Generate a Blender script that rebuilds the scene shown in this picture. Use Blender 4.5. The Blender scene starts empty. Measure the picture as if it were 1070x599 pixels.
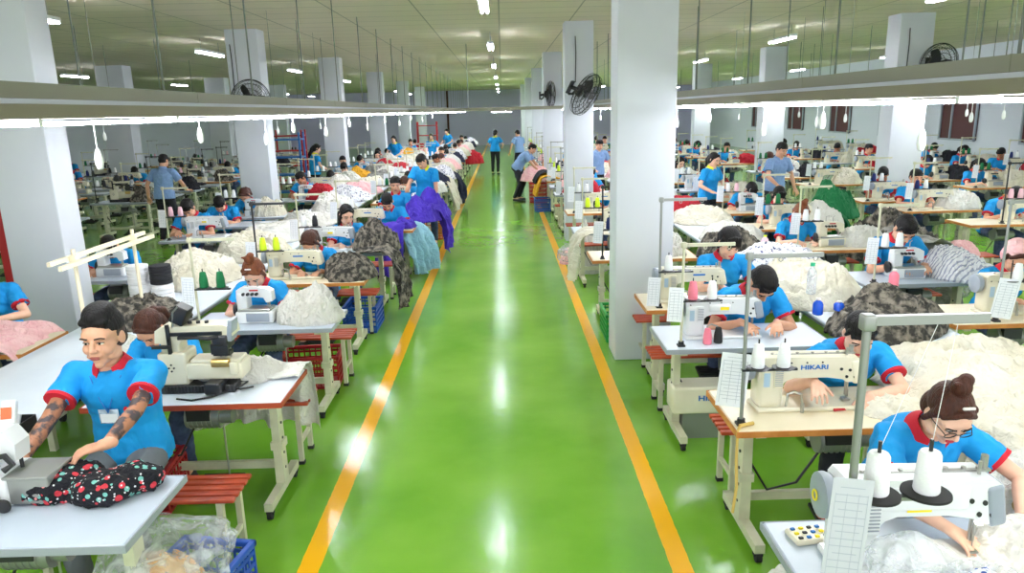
import bpy, bmesh, math, random
from mathutils import Vector, Matrix, Euler, noise
R = math.radians
random.seed(11)
S = bpy.context.scene
COL = S.collection
V = Vector

# ------------------------------------------------------------------ materials
def lin(c):
    return tuple(((x/255)/12.92 if x/255 <= .04045 else ((x/255+.055)/1.055)**2.4) for x in c)
MATS = {}
def mat(name, rgb, rough=.6, metal=0, rgb2=None, nscale=8, ndetail=3, bump=0, bscale=30, emit=None, estr=0,
        coat=0, spec=.5, alpha=1, trans=0, lo=.35, hi=.65, sheen=0, kind='noise'):
    if name in MATS: return MATS[name]
    m = bpy.data.materials.new(name); m.use_nodes = True
    nt = m.node_tree; b = nt.nodes['Principled BSDF']
    b.inputs['Base Color'].default_value = (*lin(rgb), 1)
    b.inputs['Roughness'].default_value = rough
    b.inputs['Metallic'].default_value = metal
    b.inputs['Specular IOR Level'].default_value = spec
    b.inputs['Coat Weight'].default_value = coat
    b.inputs['Alpha'].default_value = alpha
    b.inputs['Transmission Weight'].default_value = trans
    tc = nt.nodes.new('ShaderNodeTexCoord')
    if rgb2:
        if kind == 'noise':
            n = nt.nodes.new('ShaderNodeTexNoise'); n.inputs['Scale'].default_value = nscale; n.inputs['Detail'].default_value = ndetail
            out = n.outputs['Fac']
        elif kind == 'voronoi':
            n = nt.nodes.new('ShaderNodeTexVoronoi'); n.inputs['Scale'].default_value = nscale
            out = n.outputs['Distance']
        else:
            n = nt.nodes.new('ShaderNodeTexWave'); n.inputs['Scale'].default_value = nscale; n.inputs['Distortion'].default_value = 3
            n.inputs['Detail'].default_value = 2
            out = n.outputs['Fac']
        r = nt.nodes.new('ShaderNodeValToRGB')
        r.color_ramp.elements[0].position = lo; r.color_ramp.elements[1].position = hi
        r.color_ramp.elements[0].color = (*lin(rgb), 1); r.color_ramp.elements[1].color = (*lin(rgb2), 1)
        nt.links.new(tc.outputs['Object'], n.inputs['Vector'])
        nt.links.new(out, r.inputs['Fac']); nt.links.new(r.outputs['Color'], b.inputs['Base Color'])
    if bump:
        if name.startswith('hair_'):
            mpn = nt.nodes.new('ShaderNodeMapping'); mpn.inputs['Scale'].default_value = (1.8, 1.8, .3); nt.links.new(tc.outputs['Object'], mpn.inputs['Vector']); tco = mpn.outputs['Vector']
            if rgb2: nt.links.new(tco, n.inputs['Vector']); n.inputs['Scale'].default_value = 40
        else: tco = tc.outputs['Object']
        n2 = nt.nodes.new('ShaderNodeTexNoise'); n2.inputs['Scale'].default_value = bscale; n2.inputs['Detail'].default_value = 4
        bp = nt.nodes.new('ShaderNodeBump'); bp.inputs['Strength'].default_value = bump; bp.inputs['Distance'].default_value = .02
        nt.links.new(tco, n2.inputs['Vector'])
        if name.startswith('cloth_'): n2.inputs['Distortion'].default_value = 1.2; n2.inputs['Scale'].default_value = bscale*1.5; bp.inputs['Distance'].default_value = .05; bp.inputs['Strength'].default_value = .75
        nt.links.new(n2.outputs['Fac'], bp.inputs['Height']); nt.links.new(bp.outputs['Normal'], b.inputs['Normal'])
    if emit:
        b.inputs['Emission Color'].default_value = (*lin(emit), 1); b.inputs['Emission Strength'].default_value = estr
    MATS[name] = m
    return m

mat('shirt_blue', (0, 152, 222), .8, rgb2=(0, 138, 208), nscale=6, bump=.35, bscale=14)
mat('collar_red', (196, 20, 42), .8)
mat('collar_yellow', (225, 225, 40), .8)
mat('shirt_greyblue', (125, 155, 200), .85, bump=.3, bscale=14)
mat('shirt_white', (225, 228, 235), .85, bump=.3, bscale=14)
mat('shirt_pink', (226, 160, 170), .85, bump=.3, bscale=14)
mat('shirt_dark', (40, 45, 70), .85, bump=.3, bscale=14)
mat('jeans', (50, 62, 92), .85, rgb2=(70, 84, 118), nscale=20, bump=.2, bscale=25)
mat('grey_trousers', (105, 110, 115), .85, bump=.2, bscale=25)
mat('dark_trousers', (28, 28, 38), .85, bump=.2, bscale=25)
mat('skin', (220, 166, 136), .5, rgb2=(211, 155, 124), nscale=9)
mat('skin_light', (235, 190, 165), .5, rgb2=(226, 176, 150), nscale=9)
mat('skin_tan', (186, 124, 92), .45, rgb2=(172, 112, 82), nscale=9)
mat('tattoo', (178, 120, 90), .5, rgb2=(72, 62, 66), nscale=19, ndetail=5, lo=.46, hi=.56)
mat('hair_black', (20, 17, 18), .55, spec=.25, bump=.5, bscale=60)
mat('hair_brown', (74, 36, 22), .5, spec=.3, rgb2=(60, 32, 22), nscale=14, bump=.5, bscale=60)
mat('hair_auburn', (128, 70, 38), .5, spec=.3, rgb2=(105, 56, 34), nscale=14, bump=.5, bscale=60)
mat('hair_shaved', (70, 54, 48), .7)
mat('eye_white', (225, 220, 215), .3)
mat('eye_dark', (20, 14, 12), .25)
mat('brow', (35, 25, 22), .8)
mat('lips', (160, 84, 78), .5)
mat('lips_red', (196, 60, 70), .45)
mat('shoe', (45, 42, 45), .6)
mat('cream_enamel', (226, 220, 198), .32, rgb2=(218, 211, 186), nscale=5, coat=.2)
mat('white_enamel', (226, 228, 230), .28, coat=.25)
mat('grey_enamel', (150, 158, 170), .35)
mat('cream_steel', (206, 204, 178), .45, rgb2=(190, 188, 160), nscale=7)
mat('dark_steel', (60, 60, 62), .4, metal=.6)
mat('steel', (175, 175, 170), .28, metal=.9)
mat('grey_steel', (150, 152, 148), .4, metal=.5)
mat('black_plastic', (24, 24, 26), .4)
mat('black_rubber', (30, 30, 30), .8)
mat('white_laminate', (222, 229, 240), .3, rgb2=(214, 222, 235), nscale=3)
mat('grey_laminate', (196, 206, 220), .3, rgb2=(186, 197, 212), nscale=3)
mat('cream_laminate', (236, 224, 196), .35, rgb2=(230, 216, 186), nscale=3)
mat('grey_edge', (150, 156, 165), .45)
mat('wood_edge', (206, 136, 66), .5, rgb2=(186, 116, 50), nscale=12)
mat('redbrown_edge', (176, 74, 40), .5, rgb2=(160, 62, 34), nscale=12)
mat('rod_grey', (104, 108, 102), .6)
mat('bench_wood', (192, 76, 40), .4, rgb2=(160, 54, 28), nscale=9, coat=.3)
mat('cloth_white', (224, 222, 217), .9, rgb2=(212, 209, 200), nscale=3, bump=.5, bscale=9)
mat('cloth_cream', (224, 219, 205), .9, rgb2=(213, 205, 184), nscale=4, bump=.5, bscale=9)
mat('cloth_camo', (52, 50, 46), .9, rgb2=(138, 130, 118), nscale=16, ndetail=4, lo=.44, hi=.62, bump=.5, bscale=12)
mat('cloth_black', (30, 30, 38), .9, bump=.5, bscale=10)
mat('cloth_purple', (76, 48, 190), .8, rgb2=(62, 36, 168), nscale=4, bump=.5, bscale=9)
mat('cloth_lightblue', (140, 185, 205), .85, bump=.4, bscale=9)
mat('cloth_pink', (236, 176, 182), .9, rgb2=(244, 200, 200), nscale=10, bump=.4, bscale=12)
mat('cloth_red', (180, 20, 40), .85, bump=.4, bscale=12)
mat('cloth_green', (10, 110, 60), .8, bump=.4, bscale=12)
mat('cloth_navy', (30, 34, 62), .85, bump=.4, bscale=12)
mat('cloth_yellow', (232, 170, 40), .85, bump=.4, bscale=12)
mat('cloth_grey', (168, 165, 160), .9, rgb2=(120, 118, 116), nscale=8, bump=.4, bscale=12)
mat('cloth_stripe', (226, 226, 230), .9, rgb2=(160, 164, 184), nscale=8, lo=.68, hi=.78, bump=.3, bscale=12, kind='wave')
mat('cloth_print', (235, 235, 240), .9, rgb2=(90, 92, 130), nscale=26, lo=.56, hi=.62, bump=.3, bscale=12)
mat('thread_white', (240, 240, 242), .7, bump=.2, bscale=120)
mat('thread_green', (0, 110, 60), .7, bump=.2, bscale=120)
mat('thread_pink', (240, 130, 150), .7, bump=.2, bscale=120)
mat('thread_palepink', (238, 190, 204), .7, bump=.2, bscale=120)
mat('thread_black', (28, 28, 34), .7, bump=.2, bscale=120)
mat('thread_navy', (20, 34, 100), .7, bump=.2, bscale=120)
mat('thread_yellow', (214, 240, 40), .7, bump=.2, bscale=120)
mat('paper', (238, 240, 246), .7)
mat('paper_sleeve', (196, 198, 206), .5)
mat('ink_grey', (168, 174, 188), .8)
mat('logo_blue', (28, 110, 190), .4)
mat('logo_red', (190, 40, 40), .4)
mat('sticker_yellow', (250, 225, 30), .5)
mat('sticker_blue', (170, 195, 215), .5)
mat('orange_screen', (240, 100, 50), .4)
mat('crate_blue', (20, 80, 180), .45)
mat('crate_green', (20, 150, 60), .45)
mat('crate_red', (170, 30, 36), .45)
mat('crate_orange', (210, 110, 40), .45)
mat('tan_scrap', (222, 160, 84), .8, rgb2=(244, 214, 164), nscale=7, bump=.4, bscale=14)
mat('rope', (214, 180, 100), .9)
mat('column_paint', (208, 211, 219), .5, rgb2=(203, 206, 215), nscale=2)
mat('wall_paint', (206, 202, 232), .7)
mat('wall_light', (200, 204, 214), .7)
mat('rail_beige', (128, 126, 108), .5)
mat('rail_reflector', (138, 132, 118), .4)
mat('rail_band', (150, 146, 130), .5)
mat('tube', (255, 255, 255), .5, emit=(240, 245, 255), estr=66)
mat('lamp_tube', (255, 255, 255), .5, emit=(240, 245, 255), estr=40)
mat('switch_white', (232, 234, 232), .35)
mat('window_maroon', (72, 24, 24), .6)
mat('window_grille', (150, 160, 170), .4)
mat('cabinet_red', (180, 24, 30), .5)
mat('gold', (215, 180, 110), .3, metal=.8)
mat('led_glow', (255, 255, 240), .4, emit=(255, 250, 225), estr=25)
mat('photo_face', (222, 190, 170), .5)
mat('bottle_blue', (20, 80, 200), .2)
mat('bottle_green', (40, 190, 140), .3)
def plastic(name, rgb, a):
    m = mat(name, rgb, .12, alpha=a, spec=.8, bump=.9, bscale=14)
    nt = m.node_tree; b = nt.nodes['Principled BSDF']; tc = nt.nodes.new('ShaderNodeTexCoord')
    n = nt.nodes.new('ShaderNodeTexNoise'); n.inputs['Scale'].default_value = 9; n.inputs['Detail'].default_value = 5; n.inputs['Distortion'].default_value = 1.5
    q = nt.nodes.new('ShaderNodeMapRange'); q.inputs[1].default_value = .4; q.inputs[2].default_value = .65; q.inputs[3].default_value = a*.5; q.inputs[4].default_value = min(1, a*2.1)  # crumple highlights painted into the film's opacity
    nt.links.new(tc.outputs['Object'], n.inputs['Vector']); nt.links.new(n.outputs['Fac'], q.inputs[0]); nt.links.new(q.outputs[0], b.inputs['Alpha'])
    return m
plastic('clear_bag', (232, 236, 240), .3)
plastic('grey_bag', (170, 172, 176), .55)
plastic('badge_clear', (205, 222, 238), .6)
plastic('bottle_clear', (225, 230, 235), .6)

# fabric with scattered flowers on black
def floral(name, base, spots):
    m = mat(name, base, .9, bump=.4, bscale=14); nt = m.node_tree; b = nt.nodes['Principled BSDF']
    tc = nt.nodes.new('ShaderNodeTexCoord'); last = None
    for i, (sc, th, c) in enumerate(spots):
        v = nt.nodes.new('ShaderNodeTexVoronoi'); v.inputs['Scale'].default_value = sc
        mp = nt.nodes.new('ShaderNodeMapping'); mp.inputs['Location'].default_value = (i*3.7, i*1.3, i*2.1)
        lt = nt.nodes.new('ShaderNodeMath'); lt.operation = 'LESS_THAN'; lt.inputs[1].default_value = th
        mx = nt.nodes.new('ShaderNodeMix'); mx.data_type = 'RGBA'
        nt.links.new(tc.outputs['Object'], mp.inputs['Vector']); nt.links.new(mp.outputs['Vector'], v.inputs['Vector'])
        nt.links.new(v.outputs['Distance'], lt.inputs[0]); nt.links.new(lt.outputs[0], mx.inputs[0])
        if last: nt.links.new(last, mx.inputs[6])
        else: mx.inputs[6].default_value = (*lin(base), 1)
        mx.inputs[7].default_value = (*lin(c), 1); last = mx.outputs[2]
    nt.links.new(last, b.inputs['Base Color'])
    return m
floral('cloth_floral', (16, 16, 26), [(24, .27, (120, 190, 180)), (20, .30, (214, 60, 74)), (42, .18, (220, 220, 225)), (21, .14, (245, 150, 150))])
floral('bead_print', (230, 234, 242), [(42, .36, (50, 80, 160)), (60, .25, (250, 250, 255))])

# ------------------------------------------------------------------ mesh builder
def frame(d):
    d = V(d).normalized()
    a = V((0, 0, 1)) if abs(d.z) < .95 else V((1, 0, 0))
    x = a.cross(d).normalized(); y = d.cross(x)
    return x, y, d
class MB:
    def __init__(s): s.v = []; s.f = []; s.m = []; s.cur = 0
    def add(s, vs, fs):
        o = len(s.v); s.v += [V(p) for p in vs]
        for f in fs: s.f.append([i+o for i in f]); s.m.append(s.cur)
    def mi(s, k): s.cur = k; return s
    def box(s, c, sz, rot=None):
        c = V(c); hx, hy, hz = [q/2 for q in sz]
        vs = [V((x*hx, y*hy, z*hz)) for z in (-1, 1) for y in (-1, 1) for x in (-1, 1)]
        if rot: e = Euler([R(q) for q in rot]).to_matrix(); vs = [e @ p for p in vs]
        s.add([p+c for p in vs], [(0, 2, 3, 1), (4, 5, 7, 6), (0, 1, 5, 4), (2, 6, 7, 3), (0, 4, 6, 2), (1, 3, 7, 5)]); return s
    def rbox(s, c, sz, r=.01, rot=None, n=3):
        # box with rounded vertical edges and chamfered top and bottom
        c = V(c); hx, hy, hz = [q/2 for q in sz]; r = min(r, hx*.98, hy*.98, hz*.98)
        ring = []
        for k, (sx, sy) in enumerate(((1, 1), (-1, 1), (-1, -1), (1, -1))):
            for i in range(n+1):
                a = k*math.pi/2 + i/n*math.pi/2
                ring.append((sx*(hx-r), sy*(hy-r), math.cos(a)*r, math.sin(a)*r))
        vs = []
        for z, q in ((-hz, .35), (-hz+r*.4, .85), (-hz+r, 1), (hz-r, 1), (hz-r*.4, .85), (hz, .35)):
            for (bx, by, ox, oy) in ring: vs.append(V((bx+ox*q, by+oy*q, z)))
        if rot: e = Euler([R(q) for q in rot]).to_matrix(); vs = [e @ p for p in vs]
        N = len(ring); fs = [[*range(N)][::-1], [5*N+i for i in range(N)]]
        for k in range(5):
            for i in range(N): fs.append((k*N+i, k*N+(i+1) % N, (k+1)*N+(i+1) % N, (k+1)*N+i))
        s.add([p+c for p in vs], fs); return s
    def cyl(s, p1, p2, r1, r2=None, n=12, cap=True):
        r2 = r1 if r2 is None else r2; p1 = V(p1); p2 = V(p2); x, y, d = frame(p2-p1)
        vs = [p+(x*math.cos(t)+y*math.sin(t))*r for p, r in ((p1, r1), (p2, r2)) for t in [i/n*2*math.pi for i in range(n)]]
        fs = [(i, (i+1) % n, n+(i+1) % n, n+i) for i in range(n)]
        if cap: fs += [[*range(n)][::-1], [n+i for i in range(n)]]
        s.add(vs, fs); return s
    def lathe(s, p, prof, d=(0, 0, 1), n=20):
        p = V(p); x, y, d = frame(d); vs = []; fs = []
        for (r, h) in prof:
            for i in range(n):
                t = i/n*2*math.pi; vs.append(p+d*h+(x*math.cos(t)+y*math.sin(t))*r)
        for k in range(len(prof)-1):
            for i in range(n): fs.append((k*n+i, k*n+(i+1) % n, (k+1)*n+(i+1) % n, (k+1)*n+i))
        fs += [[*range(n)][::-1], [(len(prof)-1)*n+i for i in range(n)]]
        s.add(vs, fs); return s
    def cap(s, p1, p2, r1, r2=None, n=14):
        r2 = r1 if r2 is None else r2; L = (V(p2)-V(p1)).length
        prof = [(r1*math.sin(a), -r1*math.cos(a)) for a in (.12, .5, .95, 1.3)] + [(r1, 0), (r2, L)] + [(r2*math.sin(a), L+r2*math.cos(a)) for a in (1.3, .95, .5, .12)]
        d = V(p2)-V(p1)
        if d.length < 1e-6: d = V((0, 0, 1))
        return s.lathe(p1, prof, d, n)
    def ell(s, c, r, rot=None, n=20, k=12):
        c = V(c); r = V(r); vs = []; fs = []
        for j in range(1, k):
            a = math.pi*j/k
            for i in range(n):
                t = 2*math.pi*i/n; vs.append(V((r.x*math.sin(a)*math.cos(t), r.y*math.sin(a)*math.sin(t), -r.z*math.cos(a))))
        vs += [V((0, 0, -r.z)), V((0, 0, r.z))]
        if rot is not None:
            e = rot if isinstance(rot, Matrix) else Euler([R(q) for q in rot]).to_matrix(); vs = [e @ p for p in vs]
        for j in range(k-2):
            for i in range(n): fs.append((j*n+i, j*n+(i+1) % n, (j+1)*n+(i+1) % n, (j+1)*n+i))
        b = (k-1)*n
        for i in range(n): fs.append((b, (i+1) % n, i)); fs.append((b+1, (k-2)*n+i, (k-2)*n+(i+1) % n))
        s.add([p+c for p in vs], fs); return s
    def loft(s, rings, n=24, pw=1):
        # rings: (centre, rx, ry, tilt) - ellipses in a plane tilted about X
        vs = []; fs = []
        for (c, rx, ry, tilt) in rings:
            e = Euler((tilt, 0, 0)).to_matrix()
            for i in range(n):
                t = 2*math.pi*i/n; cx_, sy_ = math.cos(t), math.sin(t)
                cx_ = math.copysign(abs(cx_)**.85, cx_)
                vs.append(V(c)+e @ V((rx*cx_, ry*sy_, 0)))
        for k in range(len(rings)-1):
            for i in range(n): fs.append((k*n+i, k*n+(i+1) % n, (k+1)*n+(i+1) % n, (k+1)*n+i))
        fs += [[*range(n)][::-1], [(len(rings)-1)*n+i for i in range(n)]]
        s.add(vs, fs); return s
    def tube(s, pts, r, n=8):
        pts = [V(p) for p in pts]; vs = []; fs = []
        for k, p in enumerate(pts):
            d = (pts[min(k+1, len(pts)-1)]-pts[max(k-1, 0)]); x, y, d = frame(d)
            if k and (x.dot(px_) < 0): x, y = -x, -y
            px_ = x
            for i in range(n):
                t = 2*math.pi*i/n; vs.append(p+(x*math.cos(t)+y*math.sin(t))*r)
        for k in range(len(pts)-1):
            for i in range(n): fs.append((k*n+i, k*n+(i+1) % n, (k+1)*n+(i+1) % n, (k+1)*n+i))
        fs += [[*range(n)][::-1], [(len(pts)-1)*n+i for i in range(n)]]
        s.add(vs, fs); return s
    def torus(s, c, r, rt, d=(0, 0, 1), n=32, m=6):
        x, y, d = frame(d); c = V(c); vs = []; fs = []
        for i in range(n):
            t = 2*math.pi*i/n; u = x*math.cos(t)+y*math.sin(t)
            for j in range(m):
                q = 2*math.pi*j/m; vs.append(c+u*(r+rt*math.cos(q))+d*rt*math.sin(q))
        for i in range(n):
            for j in range(m): fs.append((i*m+j, i*m+(j+1) % m, ((i+1) % n)*m+(j+1) % m, ((i+1) % n)*m+j))
        s.add(vs, fs); return s
    def prism(s, poly, y0, y1, T=None):
        # polygon in XZ extruded along Y
        n = len(poly); vs = [V((p[0], y, p[1])) for y in (y0, y1) for p in poly]
        if T: vs = [T @ p for p in vs]
        fs = [[*range(n)], [n+i for i in range(n)][::-1]]+[((i+1) % n, i, n+i, n+(i+1) % n) for i in range(n)]
        s.add(vs, fs); return s
    def mesh(s, name, mats, smooth=True, T=None):
        me = bpy.data.meshes.new(name)
        me.from_pydata([(T @ p if T else p) for p in s.v], [], s.f)
        if not isinstance(mats, (list, tuple)): mats = [mats]
        for k in mats: me.materials.append(MATS[k] if isinstance(k, str) else k)
        me.polygons.foreach_set('material_index', s.m)
        me.update()
        if smooth:
            bm = bmesh.new(); bm.from_mesh(me); bmesh.ops.recalc_face_normals(bm, faces=bm.faces); bm.to_mesh(me); bm.free()
            me.shade_smooth() if hasattr(me, 'shade_smooth') else None
            try: me.set_sharp_from_angle(angle=R(38))
            except Exception: pass
        return me
    def build(s, name, mats, parent=None, smooth=True, T=None):
        o = bpy.data.objects.new(name, s.mesh(name, mats, smooth, T)); COL.objects.link(o)
        if parent: o.parent = parent
        return o

def tag(o, label=None, cat=None, group=None, kind=None):
    for k, v in (('label', label), ('category', cat), ('group', group), ('kind', kind)):
        if v: o[k] = v
    return o
def empty(name, loc=(0, 0, 0), rz=0):
    o = bpy.data.objects.new(name, None); COL.objects.link(o); o.location = loc; o.rotation_euler = (0, 0, rz)
    o.empty_display_size = .1
    return o
def cptree(o, parent=None):
    c = o.copy(); COL.objects.link(c); c.parent = parent
    for ch in list(o.children): cptree(ch, c)
    return c
def deltree(o):
    for ch in list(o.children): deltree(ch)
    bpy.data.objects.remove(o)
PROTOS = []
class Proto:
    """a thing built once: first placement moves it, later ones copy it with its parts"""
    def __init__(s, root): s.root = root; s.used = False; PROTOS.append(s)
    def place(s, loc, rz=0, label=None, cat=None, group=None, scale=None):
        o = cptree(s.root) if s.used else s.root
        s.used = True
        o.location = loc; o.rotation_euler = (0, 0, rz)
        o.scale = (1, 1, 1) if not scale else ((scale,)*3 if isinstance(scale, (int, float)) else scale)
        for k in ('label', 'category', 'group'):
            if k in o: del o[k]
        return tag(o, label, cat, group)
def struct(name, mb, m, smooth=False):
    return tag(mb.build(name, m, None, smooth), kind='structure')

def fuse(mb, name, mats, voxel=.007, smooth=3, T=None, dec=None):
    """melt overlapping pieces into one continuous surface"""
    me = bpy.data.meshes.new('t'); me.from_pydata([tuple(p) for p in mb.v], [], mb.f); me.update()
    bm = bmesh.new(); bm.from_mesh(me); bmesh.ops.recalc_face_normals(bm, faces=bm.faces); bm.to_mesh(me); bm.free()
    o = bpy.data.objects.new('t', me); COL.objects.link(o)
    m = o.modifiers.new('r', 'REMESH'); m.mode = 'VOXEL'; m.voxel_size = voxel; m.adaptivity = 0
    if smooth:
        q = o.modifiers.new('s', 'SMOOTH'); q.iterations = smooth; q.factor = .5
    if dec:
        q = o.modifiers.new('d', 'DECIMATE'); q.ratio = dec
    dg = bpy.context.evaluated_depsgraph_get()
    out = bpy.data.meshes.new_from_object(o.evaluated_get(dg))
    out.name = name
    bpy.data.objects.remove(o)
    if T: out.transform(T)
    out.materials.clear()
    for k in (mats if isinstance(mats, (list, tuple)) else [mats]): out.materials.append(MATS[k])
    out.polygons.foreach_set('use_smooth', [True]*len(out.polygons)); out.update()
    return out
def link(name, me, parent=None):
    o = bpy.data.objects.new(name, me); COL.objects.link(o)
    if parent: o.parent = parent
    return o
def text_mesh(txt, size, name, m, depth=.0015):
    cu = bpy.data.curves.new('t', 'FONT'); cu.body = txt; cu.size = size; cu.extrude = depth; cu.align_x = 'CENTER'; cu.align_y = 'CENTER'
    cu.offset = size*.02
    o = bpy.data.objects.new('t', cu); COL.objects.link(o)
    me = bpy.data.meshes.new_from_object(o.evaluated_get(bpy.context.evaluated_depsgraph_get()))
    bpy.data.objects.remove(o); me.name = name; me.materials.clear(); me.materials.append(MATS[m])
    me.transform(Matrix.Rotation(R(90), 4, 'X'))       # stands up, reads from -Y
    return me

# ------------------------------------------------------------------ people
def ik(a, b, l1, l2, pole):
    a, b = V(a), V(b); d = b-a; L = min(d.length, (l1+l2)*.995); u = d.normalized()
    x = (l1*l1-l2*l2+L*L)/(2*L); h = math.sqrt(max(l1*l1-x*x, 0))
    p = V(pole); p = (p-u*p.dot(u)).normalized()
    return a+u*x+p*h, a+u*L
def hand(mb, wrist, d, nrm, side, curl=.5, s=1.0):
    """palm, four bent fingers of unequal length and a thumb from the palm's side"""
    d = V(d).normalized(); nrm = V(nrm); nrm = (nrm-d*nrm.dot(d)).normalized(); x = d.cross(nrm)*side
    w = V(wrist)
    mb.cap(w-d*.02, w+d*.02, .024*s, .026*s)
    for off, q in ((-.028, .98), (-.010, 1), (.009, .97), (.027, .9)):
        mb.cap(w+d*.015*s+x*off*.6*s, w+d*.082*q*s+x*off*s, .0145*s, .0115*s, n=10)
    for off, L, fan in ((-.030, .070, -.16), (-.010, .079, -.04), (.011, .073, .07), (.031, .056, .2)):
        p = w+d*.084*s+x*off*s; dd = (d+x*fan).normalized(); a = curl*.55
        r = .0093*s
        for k, (q, cc) in enumerate(((.46, 1), (.3, 1.5), (.24, 1.1))):
            ax = dd.cross(nrm).normalized()
            dd = (Matrix.Rotation(-a*cc, 3, ax) @ dd) if (Matrix.Rotation(-a*cc, 3, ax) @ dd).dot(nrm) < dd.dot(nrm) else (Matrix.Rotation(a*cc, 3, ax) @ dd)
            e = p+dd*L*q*s; mb.cap(p, e, r, r*.9, n=10); p = e; r *= .92
    p = w+d*.022*s-x*.024*s; dd = (d*.75-x*.7-nrm*.25).normalized()
    e = p+dd*.04*s; mb.cap(p, e, .0135*s, .0115*s, n=10)
    dd = (dd+d*.45+x*.15).normalized(); e2 = e+dd*.032*s; mb.cap(e, e2, .0112*s, .0098*s, n=10)
    dd = (dd+d*.3).normalized(); mb.cap(e2, e2+dd*.024*s, .0098*s, .0082*s, n=10)

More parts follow.
